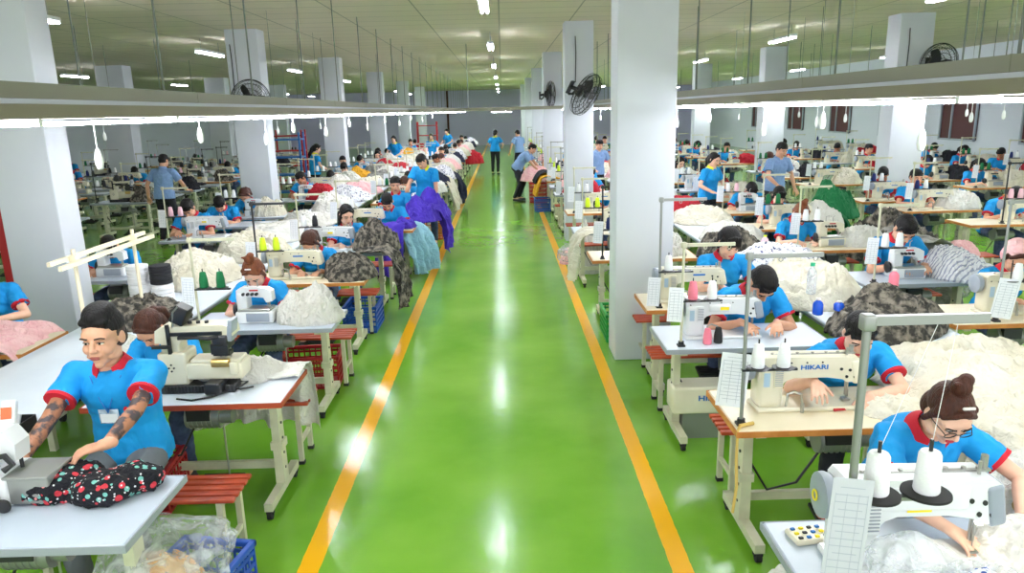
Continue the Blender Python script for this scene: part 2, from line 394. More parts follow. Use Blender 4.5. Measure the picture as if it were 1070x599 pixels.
HAIR = {}
def human(P=(0, 0, .56), lean=12, bend=18, hp=(25, 0, 0), hands=((-.14, -.42, .80), (.14, -.42, .80)), feet=((-.12, -.42, .06), (.12, -.42, .06)),
          female=False, hair='short', hairmat='hair_black', skin='skin', shirt='shirt_blue', collar='collar_red', pants='jeans', twist=0, shoulder=.175,
          voxel=.0075, curl=.6, tattoo=False, brows=True, hscale=1.0, glasses=False, hdir=((.25, -1, -.15), (-.25, -1, -.15)), badge=False, scarf=False, side_lean=0,
          poles=((-.8, .35, -.7), (.8, .35, -.7)), lipm='lips', face_only=False, sleeve=.62):
    root = empty('person'); P = V(P); s = .95 if female else 1.0; sh = shoulder*(.9 if female else 1)
    a1, a2 = R(lean), R(lean+bend)
    up1 = V((math.sin(R(side_lean)), -math.sin(a1), math.cos(a1))); up2 = V((math.sin(R(side_lean)), -math.sin(a2), math.cos(a2)))
    def sp(t):          # point along the spine, t in metres from pelvis
        t *= s
        return P+up1*min(t, .24*s)+up2*max(0, t-.24*s)
    def tl(t): return a1 if t < .2 else (a1+a2)/2 if t < .28 else a2
    N = sp(.47); Tw = Matrix.Rotation(R(twist), 3, 'Z')
    e2 = Euler((a2, 0, 0)).to_matrix()
    SL = N+e2 @ Tw @ V((-sh, 0, -.045)); SR = N+e2 @ Tw @ V((sh, 0, -.045))
    body = MB(); tors = MB(); pan = MB()
    g = 1.0 if not female else .92
    prof = [(-.10, .13, .09), (-.04, .165, .115), (.05, .16, .115), (.16, .13*g, .10), (.24, .145*g, .108), (.33, .16*g, .115), (.41, .14*g, .10), (.455, .09*g, .07), (.50, .05, .05)]
    body.loft([(sp(t), rx, ry, tl(t)) for t, rx, ry in prof])
    q = .013
    sprof = [(-.06, .185, .14), (.0, .185, .142), (.08, .172, .132), (.16, .155*g, .122), (.24, .165*g, .126), (.33, .182*g, .132), (.40, .168*g, .12), (.445, .13*g, .092), (.478, .078, .068)]
    tors.loft([(sp(t), rx, ry, tl(t)) for t, rx, ry in sprof])
    if female:
        for sx in (-1, 1):
            tors.ell(sp(.31)+e2 @ Tw @ V((sx*.062, -.085, 0)), (.06, .055, .058))
    for (Sx, sg) in ((SL, -1), (SR, 1)):
        body.cap(N+e2 @ Tw @ V((sg*.05, 0, -.03)), Sx, .05, .047*g)
        tors.cap(N+e2 @ Tw @ V((sg*.06, 0, -.05)), Sx, .066, .061*g)
    joints = []
    for k, (Sx, H, sg) in enumerate(((SL, hands[0], -1), (SR, hands[1], 1))):
        E, W = ik(Sx, H, .27*s, .245*s, poles[k]); joints.append((Sx, E, W, sg))
        body.cap(Sx, E, .044*g, .036*g); mid = E.lerp(W, .35)
        body.cap(E, mid, .036*g, .037*g); body.cap(mid, W, .037*g, .025*g)
        hand(body, W, V(hdir[k]), V((0, 0, 1)) if abs(V(hdir[k]).normalized().z) < .8 else V((0, -1, 0)), 1 if k == 0 else -1, curl, s)
        e = Sx.lerp(E, sleeve); tors.cap(Sx, Sx.lerp(E, .3), .060*g, .060*g); tors.cyl(Sx.lerp(E, .2), e, .060*g, .064*g, n=18)
    # legs
    for k, F in enumerate(feet):
        sg = (-1, 1)[k]; hip = P+V((sg*.085, -.0, -.03)); F = V(F)
        K, A = ik(hip, F+V((0, .03, .02)), .42*s, .41*s, (sg*.15, -1, .6))
        body.cap(hip, K, .075, .05); body.cap(K, A, .05, .033)
        pan.cap(hip, K, .09, .064); pan.cap(K, K.lerp(A, .9), .062, .05)
        body.cap(A, F+V((0, -.11, -.02)), .034, .028)
    pan.loft([(sp(t), rx, ry, tl(t)) for t, rx, ry in ((-.12, .13, .10), (-.05, .18, .135), (.05, .172, .13), (.09, .16, .12))])
    # head
    hx, hy, hz = [R(v) for v in hp]
    Hm = Euler((hx, hy, hz)).to_matrix()
    C = N+up2*.055+Hm @ V((0, -.012, .105))
    hs = (.96 if female else 1.0)*hscale
    TH = Matrix.Translation(C) @ Hm.to_4x4() @ Matrix.Scale(hs, 4)
    def hd(mb0, fn):
        t = MB(); fn(t); o = len(mb0.v); mb0.v += [TH @ p for p in t.v]; mb0.f += [[i+o for i in f] for f in t.f]; mb0.m += t.m
    jw = .9 if female else 1
    def headp(t):
        t.ell((0, .014, .032), (.076, .096, .086)); t.ell((0, -.028, -.03), (.062*jw, .058, .075))
        t.ell((0, -.045, -.078), (.036*jw, .036, .03)); t.ell((0, -.066, -.1), (.02, .018, .016))
        t.ell((0, -.05, .03), (.06, .036, .04))
        for g_ in (-1, 1):
            t.ell((g_*.038, -.052, -.03), (.024, .03, .028)); t.ell((g_*.03, -.074, .026), (.026, .014, .0085))
            t.ell((g_*.075, .012, -.004), (.010, .019, .030), rot=(0, 0, g_*-20)); t.ell((g_*.045, -.015, -.07), (.022*jw, .045, .022))
            t.ell((g_*.0115, -.094, -.026), (.0085, .010, .008)); t.ell((g_*.03, -.068, .003), (.017, .012, .010))
        t.cap((0, -.078, .018), (0, -.104, -.022), .0085, .0115); t.ell((0, -.08, -.052), (.026, .014, .02))
    hd(body, headp)
    body.cap(N-up2*.02, TH @ V((0, .03, -.05)), .056*(.88 if female else 1), .052*(.88 if female else 1))
    vx = voxel
    bmesh_ = fuse(body, 'body', [skin]+(['tattoo'] if tattoo else []), vx, 2)
    if tattoo:
        for p in bmesh_.polygons:
            for (Sx, E, W, sg) in joints:
                c = p.center; d = W-E; t = (c-E).dot(d)/d.length_squared; d2 = E-Sx; t2 = (c-Sx).dot(d2)/d2.length_squared
                if -.05 < t < .93 and (c-(E+d*t)).length < .06 or .55 < t2 < 1.02 and (c-(Sx+d2*t2)).length < .06: p.material_index = 1
    link('body', bmesh_, root)
    sv = max(vx, .008)
    def wrinkle(me, amp, fr):
        N_ = [(v.co.copy(), v.normal.copy()) for v in me.vertices]; out = []
        for c, nn in N_:
            w = V((c.x*fr, c.y*fr, c.z*fr*.55))+V((noise.noise(c*7), noise.noise(c*7+V((9, 0, 0))), noise.noise(c*6)))*1.3
            out.extend(c+nn*amp*((1-abs(noise.noise(w))*2.4)+.5*(1-abs(noise.noise(w*2.1))*2.4)+.1))
        me.vertices.foreach_set('co', out); me.update(); return me
    link('shirt', wrinkle(fuse(tors, 'shirt', shirt, sv, 4), .0065, 9), root)
    link('trousers', wrinkle(fuse(pan, 'trousers', pants, .012, 3), .006, 9), root)
    # collar: a turned-down band round the neck with two points in front, and a placket
    m = MB(); n = 26; vs = []; base = sp(.455)
    for i in range(n+1):
        th = R(-152+304*i/n); cx_, sy_ = math.sin(th), math.cos(th)
        tip = max(0, (abs(th)-R(100))/R(52))
        for (rr, z) in ((.060, .050-.02*tip), (.066, .054-.02*tip), (.098+.012*tip, .0-.052*tip), (.090+.012*tip, -.004-.052*tip)):
            vs.append(base+e2 @ Tw @ V((rr*cx_, rr*.92*sy_+.004-(.012*tip), z+.012)))
    fs = [(i*4+j, i*4+(j+1) % 4, (i+1)*4+(j+1) % 4, (i+1)*4+j) for i in range(n) for j in range(4)]+[(3, 2, 1, 0), (n*4, n*4+1, n*4+2, n*4+3)]
    m.add(vs, fs); m.build('collar', collar, root)
    for (Sx, E, W, sg) in joints:
        u = (E-Sx).normalized(); c = Sx.lerp(E, sleeve)
        MB().lathe(c-u*.012, [(.060*g, -.002), (.071*g, .0), (.071*g, .018), (.058*g, .020)], u, 20).build('sleeve_cuff', collar if collar == 'collar_red' and shirt == 'shirt_blue' else shirt, root)
    for F in feet:
        F = V(F); k = MB(); k.cap(F+V((0, .035, -.02)), F+V((0, -.13, -.03)), .042, .038); k.box(F+V((0, -.045, -.052)), (.08, .24, .014))
        link('shoe', fuse(k, 'shoe', 'shoe', .01, 2), root)
    # face details
    def part(name, fn, m, smooth=True):
        t = MB(); fn(t); return t.build(name, m, root, smooth, T=TH)
    for g_ in (-1, 1):
        e = part('eye', lambda t: (t.mi(0).ell((g_*.030, -.0765, .0045), (.0135, .008, .0058)), t.mi(1).ell((g_*.029, -.0835, .0045), (.0055, .003, .0055), n=12, k=8), t.mi(1).tube([(g_*.045, -.074, .006), (g_*.038, -.0845, .0105), (g_*.03, -.087, .0115), (g_*.02, -.0845, .009), (g_*.016, -.08, .005)], .0019, 6)), ['eye_white', 'eye_dark'])
        part('eyebrow', lambda t: t.tube([(g_*.052, -.077, .025), (g_*.04, -.087, .031), (g_*.028, -.0915, .0305), (g_*.015, -.091, .027)], .0034, 6), 'brow')
    part('mouth', lambda t: (t.ell((0, -.092, -.0555), (.023, .007, .0042)), t.ell((0, -.0915, -.063), (.020, .008, .0055))), lipm)
    # hair
    h = MB()
    def hairp(t):
        if hair in ('short', 'quiff'):
            t.ell((0, .022, .050), (.0805, .095, .083))
            t.ell((0, .055, .0), (.072, .062, .06))
            if hair == 'short':
                t.ell((0, -.005, .088), (.066, .072, .05))
                for k in range(7): t.cap((-.045+.015*k, -.01, .112-.004*abs(k-3)), (-.052+.0173*k, -.078+.0045*abs(k-3), .056-.002*abs(k-3)), .018, .010)
                for k in (-1, 1): t.cap((k*.066, -.035, .07), (k*.074, -.012, .012), .014, .009)
            else:
                t.ell((0, .01, .108), (.064, .085, .050))
                for k in range(6): t.cap((-.042+.017*k, -.056, .088), (-.034+.0135*k, .05, .122), .016, .018)
        else:
            t.ell((0, .024, .045), (.083, .097, .089)); t.ell((0, .06, -.02), (.077, .065, .08))
            for k in (-1, 1):
                t.cap((k*.068, -.015, .06), (k*.078, .01, -.045), .020, .012)
                t.cap((k*.008, -.062, .105), (k*.064, -.045, .055), .016, .012)
            if hair == 'bangs' or hair == 'bangs_pony':
                for k in range(8): t.cap((-.042+.012*k, -.06, .095), (-.05+.0142*k, -.088, .042), .016, .008)
            if hair == 'bun': t.ell((0, .04, .145), (.042, .042, .042)); t.ell((.015, .055, .175), (.03, .028, .026)); t.cap((0, .03, .12), (0, .04, .16), .03, .03); t.cap((-.01, .04, .16), (-.045, .03, .185), .018, .008)
            if hair in ('ponytail', 'bangs_pony'):
                t.ell((0, .12, .03), (.03, .03, .03)); t.cap((0, .12, .03), (0, .15, -.05), .03, .034); t.cap((0, .15, -.05), (.01, .13, -.17), .034, .014)
            if hair in ('long', 'bangs'):
                for k in (-1, 1): t.cap((k*.068, .03, -.02), (k*.085, .015, -.17), .026, .016); t.cap((k*.05, .07, -.02), (k*.06, .06, -.2), .045, .025)
    hd(h, hairp)
    link('hair', fuse(h, 'hair', hairmat, .0055, 2), root)
    if hair == 'quiff':
        part('shaved_side', lambda t: (t.ell((0, .022, .03), (.0795, .093, .075)), t.ell((0, .055, -.02), (.0722, .060, .055))), 'hair_shaved')
    if hair == 'bun': part('hair_clip', lambda t: t.cap((-.02, -.052, .135), (.02, -.052, .135), .006, .006), 'eye_white')
    if scarf: part('headscarf', lambda t: (t.ell((0, .038, .060), (.094, .100, .094)), t.ell((0, .07, -.03), (.085, .07, .09))), 'cloth_pink')
    if glasses:
        def gl(t):
            for g_ in (-1, 1):
                t.torus((g_*.032, -.098, .002), .022, .0022, (0, 1, .1), 20, 5); t.tube([(g_*.054, -.096, .006), (g_*.079, -.03, .008), (g_*.08, .02, 0)], .002, 5)
            t.tube([(-.011, -.098, .004), (0, -.1, .007), (.011, -.098, .004)], .002, 5)
        part('glasses', gl, 'black_plastic')
    if badge:
        b0 = sp(.235)+V((.0, -.156, 0)); e1 = Euler((a1, 0, 0)).to_matrix(); TT = Matrix.Translation(b0) @ e1.to_4x4()
        bd = MB().rbox((0, 0, 0), (.095, .004, .075), .004).build('badge', 'badge_clear', root, T=TT)
        MB().box((0, -.004, -.008), (.08, .002, .045)).build('badge_card', 'paper', bd, T=TT)
        l = MB()
        c1 = base+e2 @ V((-.075, -.075, .01)); c2 = base+e2 @ V((.075, -.075, .01)); top = TT @ V((0, 0, .045))
        midp = sp(.30)+e2 @ V((0, -.150, 0))
        for c_ in (c1, c2): l.tube([c_, midp+(c_-midp)*.35+V((0, -.012, 0)), midp, top], .0028, 6)
        l.build('lanyard', 'logo_blue', root)
        MB().tube([base+e2 @ V((-.05, -.055, .02)), base+e2 @ V((-.02, -.085, -.03)), base+e2 @ V((.0, -.092, -.04)), base+e2 @ V((.02, -.085, -.03)), base+e2 @ V((.05, -.055, .02))], .002, 6).build('necklace', 'steel', root)
        lg = MB(); pc = sp(.31)+e2 @ V((.085, -.143, 0))
        lg.mi(0).ell(pc, (.012, .004, .016)); lg.mi(1).ell(pc+V((.02, 0, .004)), (.008, .004, .012)); lg.mi(2).ell(pc+V((.005, -.003, -.014)), (.018, .004, .004))
        lg.build('chest_emblem', ['collar_red', 'eye_white', 'logo_blue'], root)
    return root

# ------------------------------------------------------------------ furniture and machines (all face the camera side, -Y; origin on what they stand on)
def make_table(top, edge, motor=True, L=1.15, W=.56, narrow=False):
    """origin: floor under the table's aisle-end front corner; the table runs to +X (L) and +Y (W)"""
    r = empty('sewing_table')
    MB().rbox((L/2, W/2, .73), (L, W, .036), .012).build('table_top', top, r)
    e = MB(); t = .006
    for c, z in (((L/2, -t/2, .729), (L, t, .032)), ((L/2, W+t/2, .729), (L, t, .032)), ((-t/2, W/2, .729), (t, W+.01, .032)), ((L+t/2, W/2, .729), (t, W+.01, .032))): e.box(c, z)
    e.build('edge_band', edge, r, False)
    for x in (.13, L-.13):
        m = MB(); m.prism([(x-.028, .10), (x+.028, .10), (x+.022, .68), (x-.022, .68)], W*.42, W*.58); m.box((x, W/2, .695), (.05, W*.8, .03)); m.box((x, W*.5, .36), (.075, .1, .05))
        l = m.build('leg', 'cream_steel', r, False)
        MB().box((x, W*.47, .085), (.05, W*1.02, .05)).build('foot_bar', 'cream_steel', l, False)
        b = MB()
        for z in (.2, .3, .4, .5): b.cyl((x+.03, W*.5, z), (x-.03, W*.5, z), .009, n=8)
        b.build('bolt', 'dark_steel', l)
        for y in (0, W*.93):
            c = MB(); c.cyl((x-.014, y, .028), (x+.014, y, .028), .028, n=14); c.box((x, y+.005, .05), (.044, .03, .03)); c.cyl((x, y, .04), (x, y, .07), .01)
            c.build('caster', 'black_rubber', l)
    MB().box((L/2, W*.62, .19), (L-.26, .03, .05)).build('crossbar', 'cream_steel', r, False)
    if motor:
        m = MB(); m.cyl((L*.42, W*.5, .56), (L*.60, W*.5, .56), .075, n=20); m.cyl((L*.60, W*.5, .56), (L*.66, W*.5, .56), .05, n=18); m.box((L*.5, W*.5, .655), (.12, .1, .09))
        for k in range(6): m.torus((L*(.435+.025*k), W*.5, .56), .077, .004, (1, 0, 0), 20, 5)
        mo = m.build('motor', 'grey_steel', r); MB().box((L*.5, W*.38, .60), (.14, .04, .08)).build('motor_plate', 'dark_steel', mo, False)
        p = MB(); p.box((L*.55, W*.45, .10), (.26, .2, .02), (12, 0, 0)); 
        for k in range(5): p.box((L*.55, W*(.3+.075*k), .113+.008*(k-2)), (.24, .012, .008), (12, 0, 0))
        p.build('pedal', 'dark_steel', r, False)
        MB().cyl((L*.60, W*.5, .115), (L*.60, W*.5, .52), .006, n=6).build('pedal_rod', 'steel', r)
        MB().tube([(L*.45, W*.5, .5), (L*.35, W*.5, .3), (L*.22, W*.5, .26), (.15, W*.52, .45)], .007, 6).build('power_cable', 'black_plastic', r)
    return r

def make_lockstitch(m1, detail=True, logo=None, wheel='grey_enamel'):
    """origin on the table top under the machine's middle; hand wheel at -X, needle at +X, its back to -Y"""
    r = empty('sewing_machine')
    b = MB(); b.rbox((0, 0, .012), (.54, .17, .024), .012); b.build('bed', m1, r)
    a = MB(); a.rbox((-.20, 0, .135), (.135, .13, .235), .03, n=5)
    arm = [(-.265, .19), (-.265, .275), (-.25, .292), (.23, .285), (.262, .265), (.27, .22), (.258, .15), (.19, .15), (.175, .165), (.09, .178), (-.08, .178), (-.12, .165), (-.145, .14)]
    a.prism(arm, -.058, .058)
    ao = a.build('arm', m1, r)
    w = MB(); w.lathe((-.268, 0, .225), [(.02, 0), (.03, -.012), (.062, -.014), (.068, -.03), (.066, -.05), (.05, -.056), (.02, -.057)], (1, 0, 0), 24); w.build('hand_wheel', wheel, r)
    f = MB(); f.rbox((.246, .0, .205), (.06, .128, .13), .014, rot=(0, -12, 0)); f.build('face_plate', wheel if m1 == 'white_enamel' else m1, r)
    n = MB(); n.cyl((.225, 0, .15), (.225, 0, .085), .006); n.cyl((.225, 0, .085), (.225, 0, .03), .002, n=6); n.build('needle_bar', 'steel', r)
    p = MB(); p.cyl((.225, .02, .15), (.225, .02, .05), .005); p.box((.22, .0, .035), (.03, .045, .006)); p.box((.235, .02, .06), (.012, .012, .04)); p.build('presser_foot', 'steel', r)
    if detail:
        d = MB()
        for k, (x, z) in enumerate(((.205, .215), (.16, .222), (.19, .18), (.232, .178), (-.1, .262), (-.02, .262), (.06, .262), (-.235, .16), (-.235, .25))): d.cyl((x, -.062, z), (x, -.055, z), .008 if k < 4 else .0045, n=10)
        d.build('screw', 'dark_steel', r)
        t = MB(); t.box((.03, 0, .2885), (.44, .014, .008))
        for x in (-.18, -.05, .03, .10, .16, .21): t.cyl((x, 0, .285), (x, 0, .300), .008, n=10)
        t.cyl((.20, -.02, .285), (.20, -.02, .325), .006, n=8); t.cyl((.235, .01, .28), (.235, .01, .33), .012, n=10); t.build('thread_guide', 'steel', r)
        s = MB(); s.rbox((-.165, -.068, .185), (.05, .01, .11), .005); 
        s.build('vent_panel', m1, r)
        v = MB()
        for k in range(8): v.box((-.165, -.0745, .145+.011*k), (.04, .002, .004))
        v.build('vent_slot', 'grey_edge', r, False)
        MB().box((-.225, -.0675, .175), (.032, .003, .075)).build('sticker', 'sticker_blue', r, False)
        k = MB(); k.tube([(-.12, -.07, .03), (-.115, -.075, .1), (-.09, -.085, .115), (-.05, -.085, .10), (-.04, -.085, .03)], .007, 8); k.cyl((-.04, -.085, 0), (-.04, -.085, .05), .01, n=10); k.build('knee_lifter', 'steel', r)
        if logo == 'HIKARI':
            l = link('logo', text_mesh('HIKARI', .034, 'logo', 'logo_blue'), r); l.location = (.02, -.0595, .235)
            l.data.transform(Matrix.Scale(1.35, 4, (1, 0, 0)))
        elif logo == 'bar':
            MB().box((.05, -.06, .235), (.1, .003, .014)).build('logo', 'logo_blue', r, False)
        elif logo == 'yellow':
            MB().rbox((-.03, -.062, .225), (.15, .03, .055), .02).build('side_cover', m1, r)
            MB().box((-.0, -.0785, .225), (.06, .002, .022)).build('sticker', 'sticker_yellow', r, False)
    return r

def make_overlock(m1='white_enamel', wheelside=-1):
    r = empty('overlock_machine')
    b = MB(); b.rbox((0, 0, .05), (.30, .2, .10), .018); b.build('base_box', m1, r)
    t = MB(); t.rbox((0, -.02, .108), (.26, .15, .02), .008); t.build('bed', 'steel', r)
    a = MB(); a.rbox((-.10, 0, .17), (.09, .12, .15), .02); a.prism([(-.145, .2), (-.14, .265), (-.1, .285), (.09, .275), (.135, .25), (.14, .17), (.09, .16), (.07, .2), (-.05, .21)], -.045, .045); a.build('arm', m1, r)
    n = MB(); n.cyl((.10, 0, .17), (.10, 0, .12), .008); n.cyl((.085, 0, .17), (.085, 0, .10), .003); n.box((.10, 0, .12), (.03, .04, .008)); n.build('needle_bar', 'steel', r)
    w = MB(); w.lathe((-.15, 0, .10), [(.02, 0), (.05, -.006), (.055, -.025), (.04, -.034), (.01, -.035)], (1, 0, 0), 20); w.build('hand_wheel', 'black_plastic', r)
    c = MB(); c.rbox((.03, -.105, .055), (.18, .012, .07), .006); c.build('front_cover', 'grey_enamel', r)
    d = MB()
    for x in (-.08, -.045, -.01, .025): d.cyl((x, -.05, .235), (x, -.072, .235), .012, n=12); d.cyl((x, -.072, .235), (x, -.082, .235), .007, n=10)
    d.build('tension_dial', 'dark_steel', r)
    k = MB(); k.tube([(.02, 0, .27), (.02, .0, .33), (.04, 0, .345)], .004, 6); k.tube([(-.06, 0, .27), (-.06, 0, .34), (-.02, 0, .345)], .004, 6); k.build('thread_guide', 'steel', r)
    MB().box((.0, -.047, .262), (.07, .003, .012)).build('logo', 'logo_red', r, False)
    return r

def make_multineedle():
    """cream multi needle machine with a dark ribbed base plate"""
    r = empty('multi_needle_machine')
    g = MB(); g.rbox((-.02, 0, .025), (.46, .2, .05), .01)
    for k in range(22): g.box((-.23+.02*k, -.103, .028), (.008, .008, .034))
    g.rbox((.10, -.06, .045), (.10, .2, .07), .012)
    g.build('base_plate', 'dark_steel', r)
    b = MB(); b.rbox((-.15, 0, .15), (.17, .17, .2), .015); b.rbox((.09, .0, .13), (.34, .16, .10), .012); b.rbox((.10, -.005, .19), (.30, .13, .025), .01); b.build('cylinder_bed', 'cream_enamel', r)
    a = MB(); a.rbox((-.16, 0, .30), (.12, .12, .18), .02); a.prism([(-.245, .31), (-.235, .385), (-.2, .408), (.17, .412), (.215, .395), (.22, .345), (.12, .335), (.05, .335), (-.08, .33), (-.1, .30)], -.065, .065); a.build('arm', 'cream_enamel', r)
    c = MB(); c.box((-.155, -.074, .375), (.02, .016, .10), (0, 0, 0)); c.box((.0, -.072, .365), (.32, .014, .02)); c.box((-.155, -.074, .29), (.02, .016, .1)); c.box((-.2, -.08, .29), (.11, .02, .018)); c.tube([(-.1, -.07, .34), (.0, -.08, .345), (.08, -.08, .335), (.14, -.08, .345)], .012, 8); c.build('belt_cover', 'black_plastic', r)
    h = MB(); h.rbox((.145, -.02, .305), (.09, .13, .09), .01); h.box((.145, -.09, .27), (.1, .015, .05)); h.cyl((.10, -.08, .3), (.10, -.08, .24), .012); h.cyl((.18, -.08, .3), (.18, -.08, .24), .012); h.box((.14, -.03, .235), (.10, .06, .03)); h.build('needle_head', 'dark_steel', r)
    s = MB(); s.cyl((.09, -.085, .185), (.19, -.085, .185), .026, n=18); s.build('thread_bobbin', 'gold', r)
    n = MB(); n.cyl((.12, -.02, .27), (.12, -.02, .2), .006); n.cyl((.15, -.02, .27), (.15, -.02, .2), .006); n.cyl((.18, -.02, .27), (.18, -.02, .2), .006); n.build('needle_bar', 'steel', r)
    p = MB(); p.rbox((.205, -.02, .375), (.03, .1, .13), .006, rot=(0, 8, 0)); p.build('tension_panel', 'grey_enamel', r)
    w = MB(); w.rbox((-.085, -.02, .475), (.085, .10, .11), .01, rot=(0, 28, 0)); w.build('motor_box', 'black_plastic', r)
    w2 = MB(); w2.tube([(-.13, -.06, .40), (-.11, -.07, .50), (-.08, -.07, .53)], .006, 6); w2.tube([(-.13, .04, .40), (-.11, .04, .52)], .006, 6); w2.build('wire_bracket', 'steel', r)
    for x in (-.1, -.05, .0, .05): MB().cyl((x, 0, .405), (x, 0, .425), .012, n=10).build('knob', 'dark_steel', r)
    for x, z in ((-.14, .16), (-.17, .16), (-.155, .14), (-.155, .18)): MB().cyl((x, -.084, z), (x, -.09, z), .006, n=8).build('screw', 'dark_steel', r)
    f = MB(); f.rbox((.215, -.03, .15), (.05, .14, .08), .008); f.build('end_cover', 'cream_enamel', r)
    return r

def make_stand(h=.9, arm=.3, col='cream_steel', tray=.33, twin=False, armdir=1):
    """thread stand: pole clamped at the table's edge, cone tray and top arm; origin on the table top at the pole"""
    r = empty('thread_stand')
    MB().cyl((0, 0, -.02), (0, 0, h), .0095, n=10).build('pole', col, r)
    c = MB(); c.cyl((0, 0, 0), (0, 0, .035), .02, n=12); c.box((0, 0, -.018+.025), (.05, .05, .012)); c.build('clamp', 'dark_steel', r)
    t = MB(); t.box((armdir*arm*.5, 0, h-.015), (arm+.04, .018, .022)); t.rbox((0, 0, h-.015), (.035, .035, .04), .008)
    for k in (.45, .95): t.torus((armdir*arm*k, 0, h-.035), .010, .0025, (0, 1, 0), 12, 5)
    t.build('top_arm', col, r)
    if tray:
        t = MB(); t.box((armdir*.13, 0, tray-.012), (.28, .022, .012)); 
        for x in (.07, .2): t.lathe((armdir*x, 0, tray-.006), [(.052, 0), (.056, .004), (.05, .006), (.01, .006)], n=20)
        t.build('cone_tray', 'dark_steel', r)
        s = MB()
        for x in (.07, .2): s.cyl((armdir*x, 0, tray), (armdir*x, 0, tray+.15), .004, n=6)
        s.build('spool_pin', 'dark_steel', r)
    if twin: MB().cyl((0, .28, -.02), (0, .28, h), .0095, n=10).build('pole', col, r)
    return r

def cone_mesh(m, h=.125, r=.032):
    return MB().lathe((0, 0, .003), [(r*.98, 0), (r*1.05, .006), (r*1.0, h*.5), (r*.72, h*.93), (r*.62, h*.97), (r*.25, h)], n=18).mesh('thread_cone', m)

def make_bench(L=1.1, m='bench_wood', D=.3):
    """slatted wooden bench on a steel frame; origin on the floor at its aisle end front corner"""
    r = empty('bench')
    for k in range(5): 
        MB().rbox((L/2, .03+k*(D-.06)/4, .445), (L, .040, .022), .006).build('slat', m, r)
    for x in (.08, L-.08):
        l = MB()
        for y in (.03, D-.03): l.box((x, y, .22), (.032, .032, .43))
        l.box((x, D/2, .42), (.03, D-.04, .028)); l.box((x, D/2, .16), (.025, D-.06, .025))
        lg = l.build('leg', 'cream_steel', r, False)
        f = MB()
        for y in (.03, D-.03): f.box((x, y, .012), (.04, .04, .024))
        f.build('rubber_foot', 'black_rubber', lg, False)
    return r

def make_crate(m, sx=.5, sy=.36, sz=.3):
    r = empty('plastic_crate')
    b = MB(); t = .008
    for k in range(5):
        z = .02+k*(sz-.06)/4.3
        for y in (-sy/2, sy/2): b.box((0, y, z), (sx, t, .018))
        for x in (-sx/2, sx/2): b.box((x, 0, z), (t, sy, .018))
    for i in range(11):
        x = -sx/2+sx*i/10
        for y in (-sy/2, sy/2): b.box((x, y, sz/2), (.012, t, sz-.02))
    for i in range(8):
        y = -sy/2+sy*i/7
        for x in (-sx/2, sx/2): b.box((x, y, sz/2), (t, .012, sz-.02))
    b.box((0, 0, .008), (sx, sy, .012)); b.build('basket_wall', m, r, False)
    q = MB()
    for y in (-sy/2, sy/2): q.rbox((0, y, sz-.015), (sx+.03, .03, .03), .008)
    for x in (-sx/2, sx/2): q.rbox((x, 0, sz-.015), (.03, sy+.03, .03), .008)
    q.build('rim', m, r)
    return r

def make_fan():
    """round wall fan, axis along -Y, origin at the motor's back"""
    r = empty('wall_fan'); c = MB(); Rr = .33
    for rr, y in ((Rr, -.17), (Rr*.97, -.12), (Rr*.97, -.22), (Rr*.8, -.245), (Rr*.55, -.262), (Rr*.3, -.27), (Rr*.8, -.10), (Rr*.5, -.09), (Rr*.25, -.085)): c.torus((0, y, 0), rr, .005 if rr < Rr else .009, (0, 1, 0), 40, 5)
    for k in range(36):
        a = 2*math.pi*k/36; u = V((math.cos(a), 0, math.sin(a)))
        c.tube([u*Rr*.2+V((0, -.272, 0)), u*Rr*.55+V((0, -.262, 0)), u*Rr*.85+V((0, -.24, 0)), u*Rr+V((0, -.17, 0)), u*Rr*.85+V((0, -.105, 0)), u*Rr*.2+V((0, -.085, 0))], .0022, 4)
    c.build('cage', 'black_plastic', r)
    b = MB()
    for k in range(3):
        a0 = 2*math.pi*k/3; vs = []; N = 8
        for side in (0, 1):
            for i in range(N+1):
                rr = .05+(Rr*.82-.05)*i/N; w = .05+.085*math.sin(math.pi*min(1, i/N*.75+.1))
                for s_ in (-1, 1):
                    a = a0+s_*w/rr*.5; vs.append(V((rr*math.cos(a), -.175+s_*.03+side*.004, rr*math.sin(a))))
        o = 2*(N+1); fs = []
        for i in range(N):
            fs.append((2*i, 2*i+1, 2*i+3, 2*i+2)); fs.append((o+2*i, o+2*i+2, o+2*i+3, o+2*i+1))
        for i in range(N): fs.append((2*i, 2*i+2, o+2*i+2, o+2*i)); fs.append((2*i+1, o+2*i+1, o+2*i+3, 2*i+3))
        b.add(vs, fs)
    b.lathe((0, -.15, 0), [(.055, 0), (.055, -.04), (.03, -.06), (.005, -.065)], (0, 1, 0), 18)
    b.build('fan_blade', 'dark_steel', r)
    m = MB(); m.lathe((0, 0, 0), [(.045, .0), (.085, -.015), (.095, -.05), (.09, -.085), (.05, -.10)], (0, 1, 0), 20); m.build('motor', 'black_plastic', r)
    k = MB(); k.cap((0, -.01, 0), (0, .10, -.02), .03, .03); k.box((0, .12, -.03), (.09, .03, .2)); k.tube([(0, .02, -.02), (0, .04, -.1), (0, .1, -.13)], .02, 8); k.build('bracket', 'black_plastic', r)
    return r

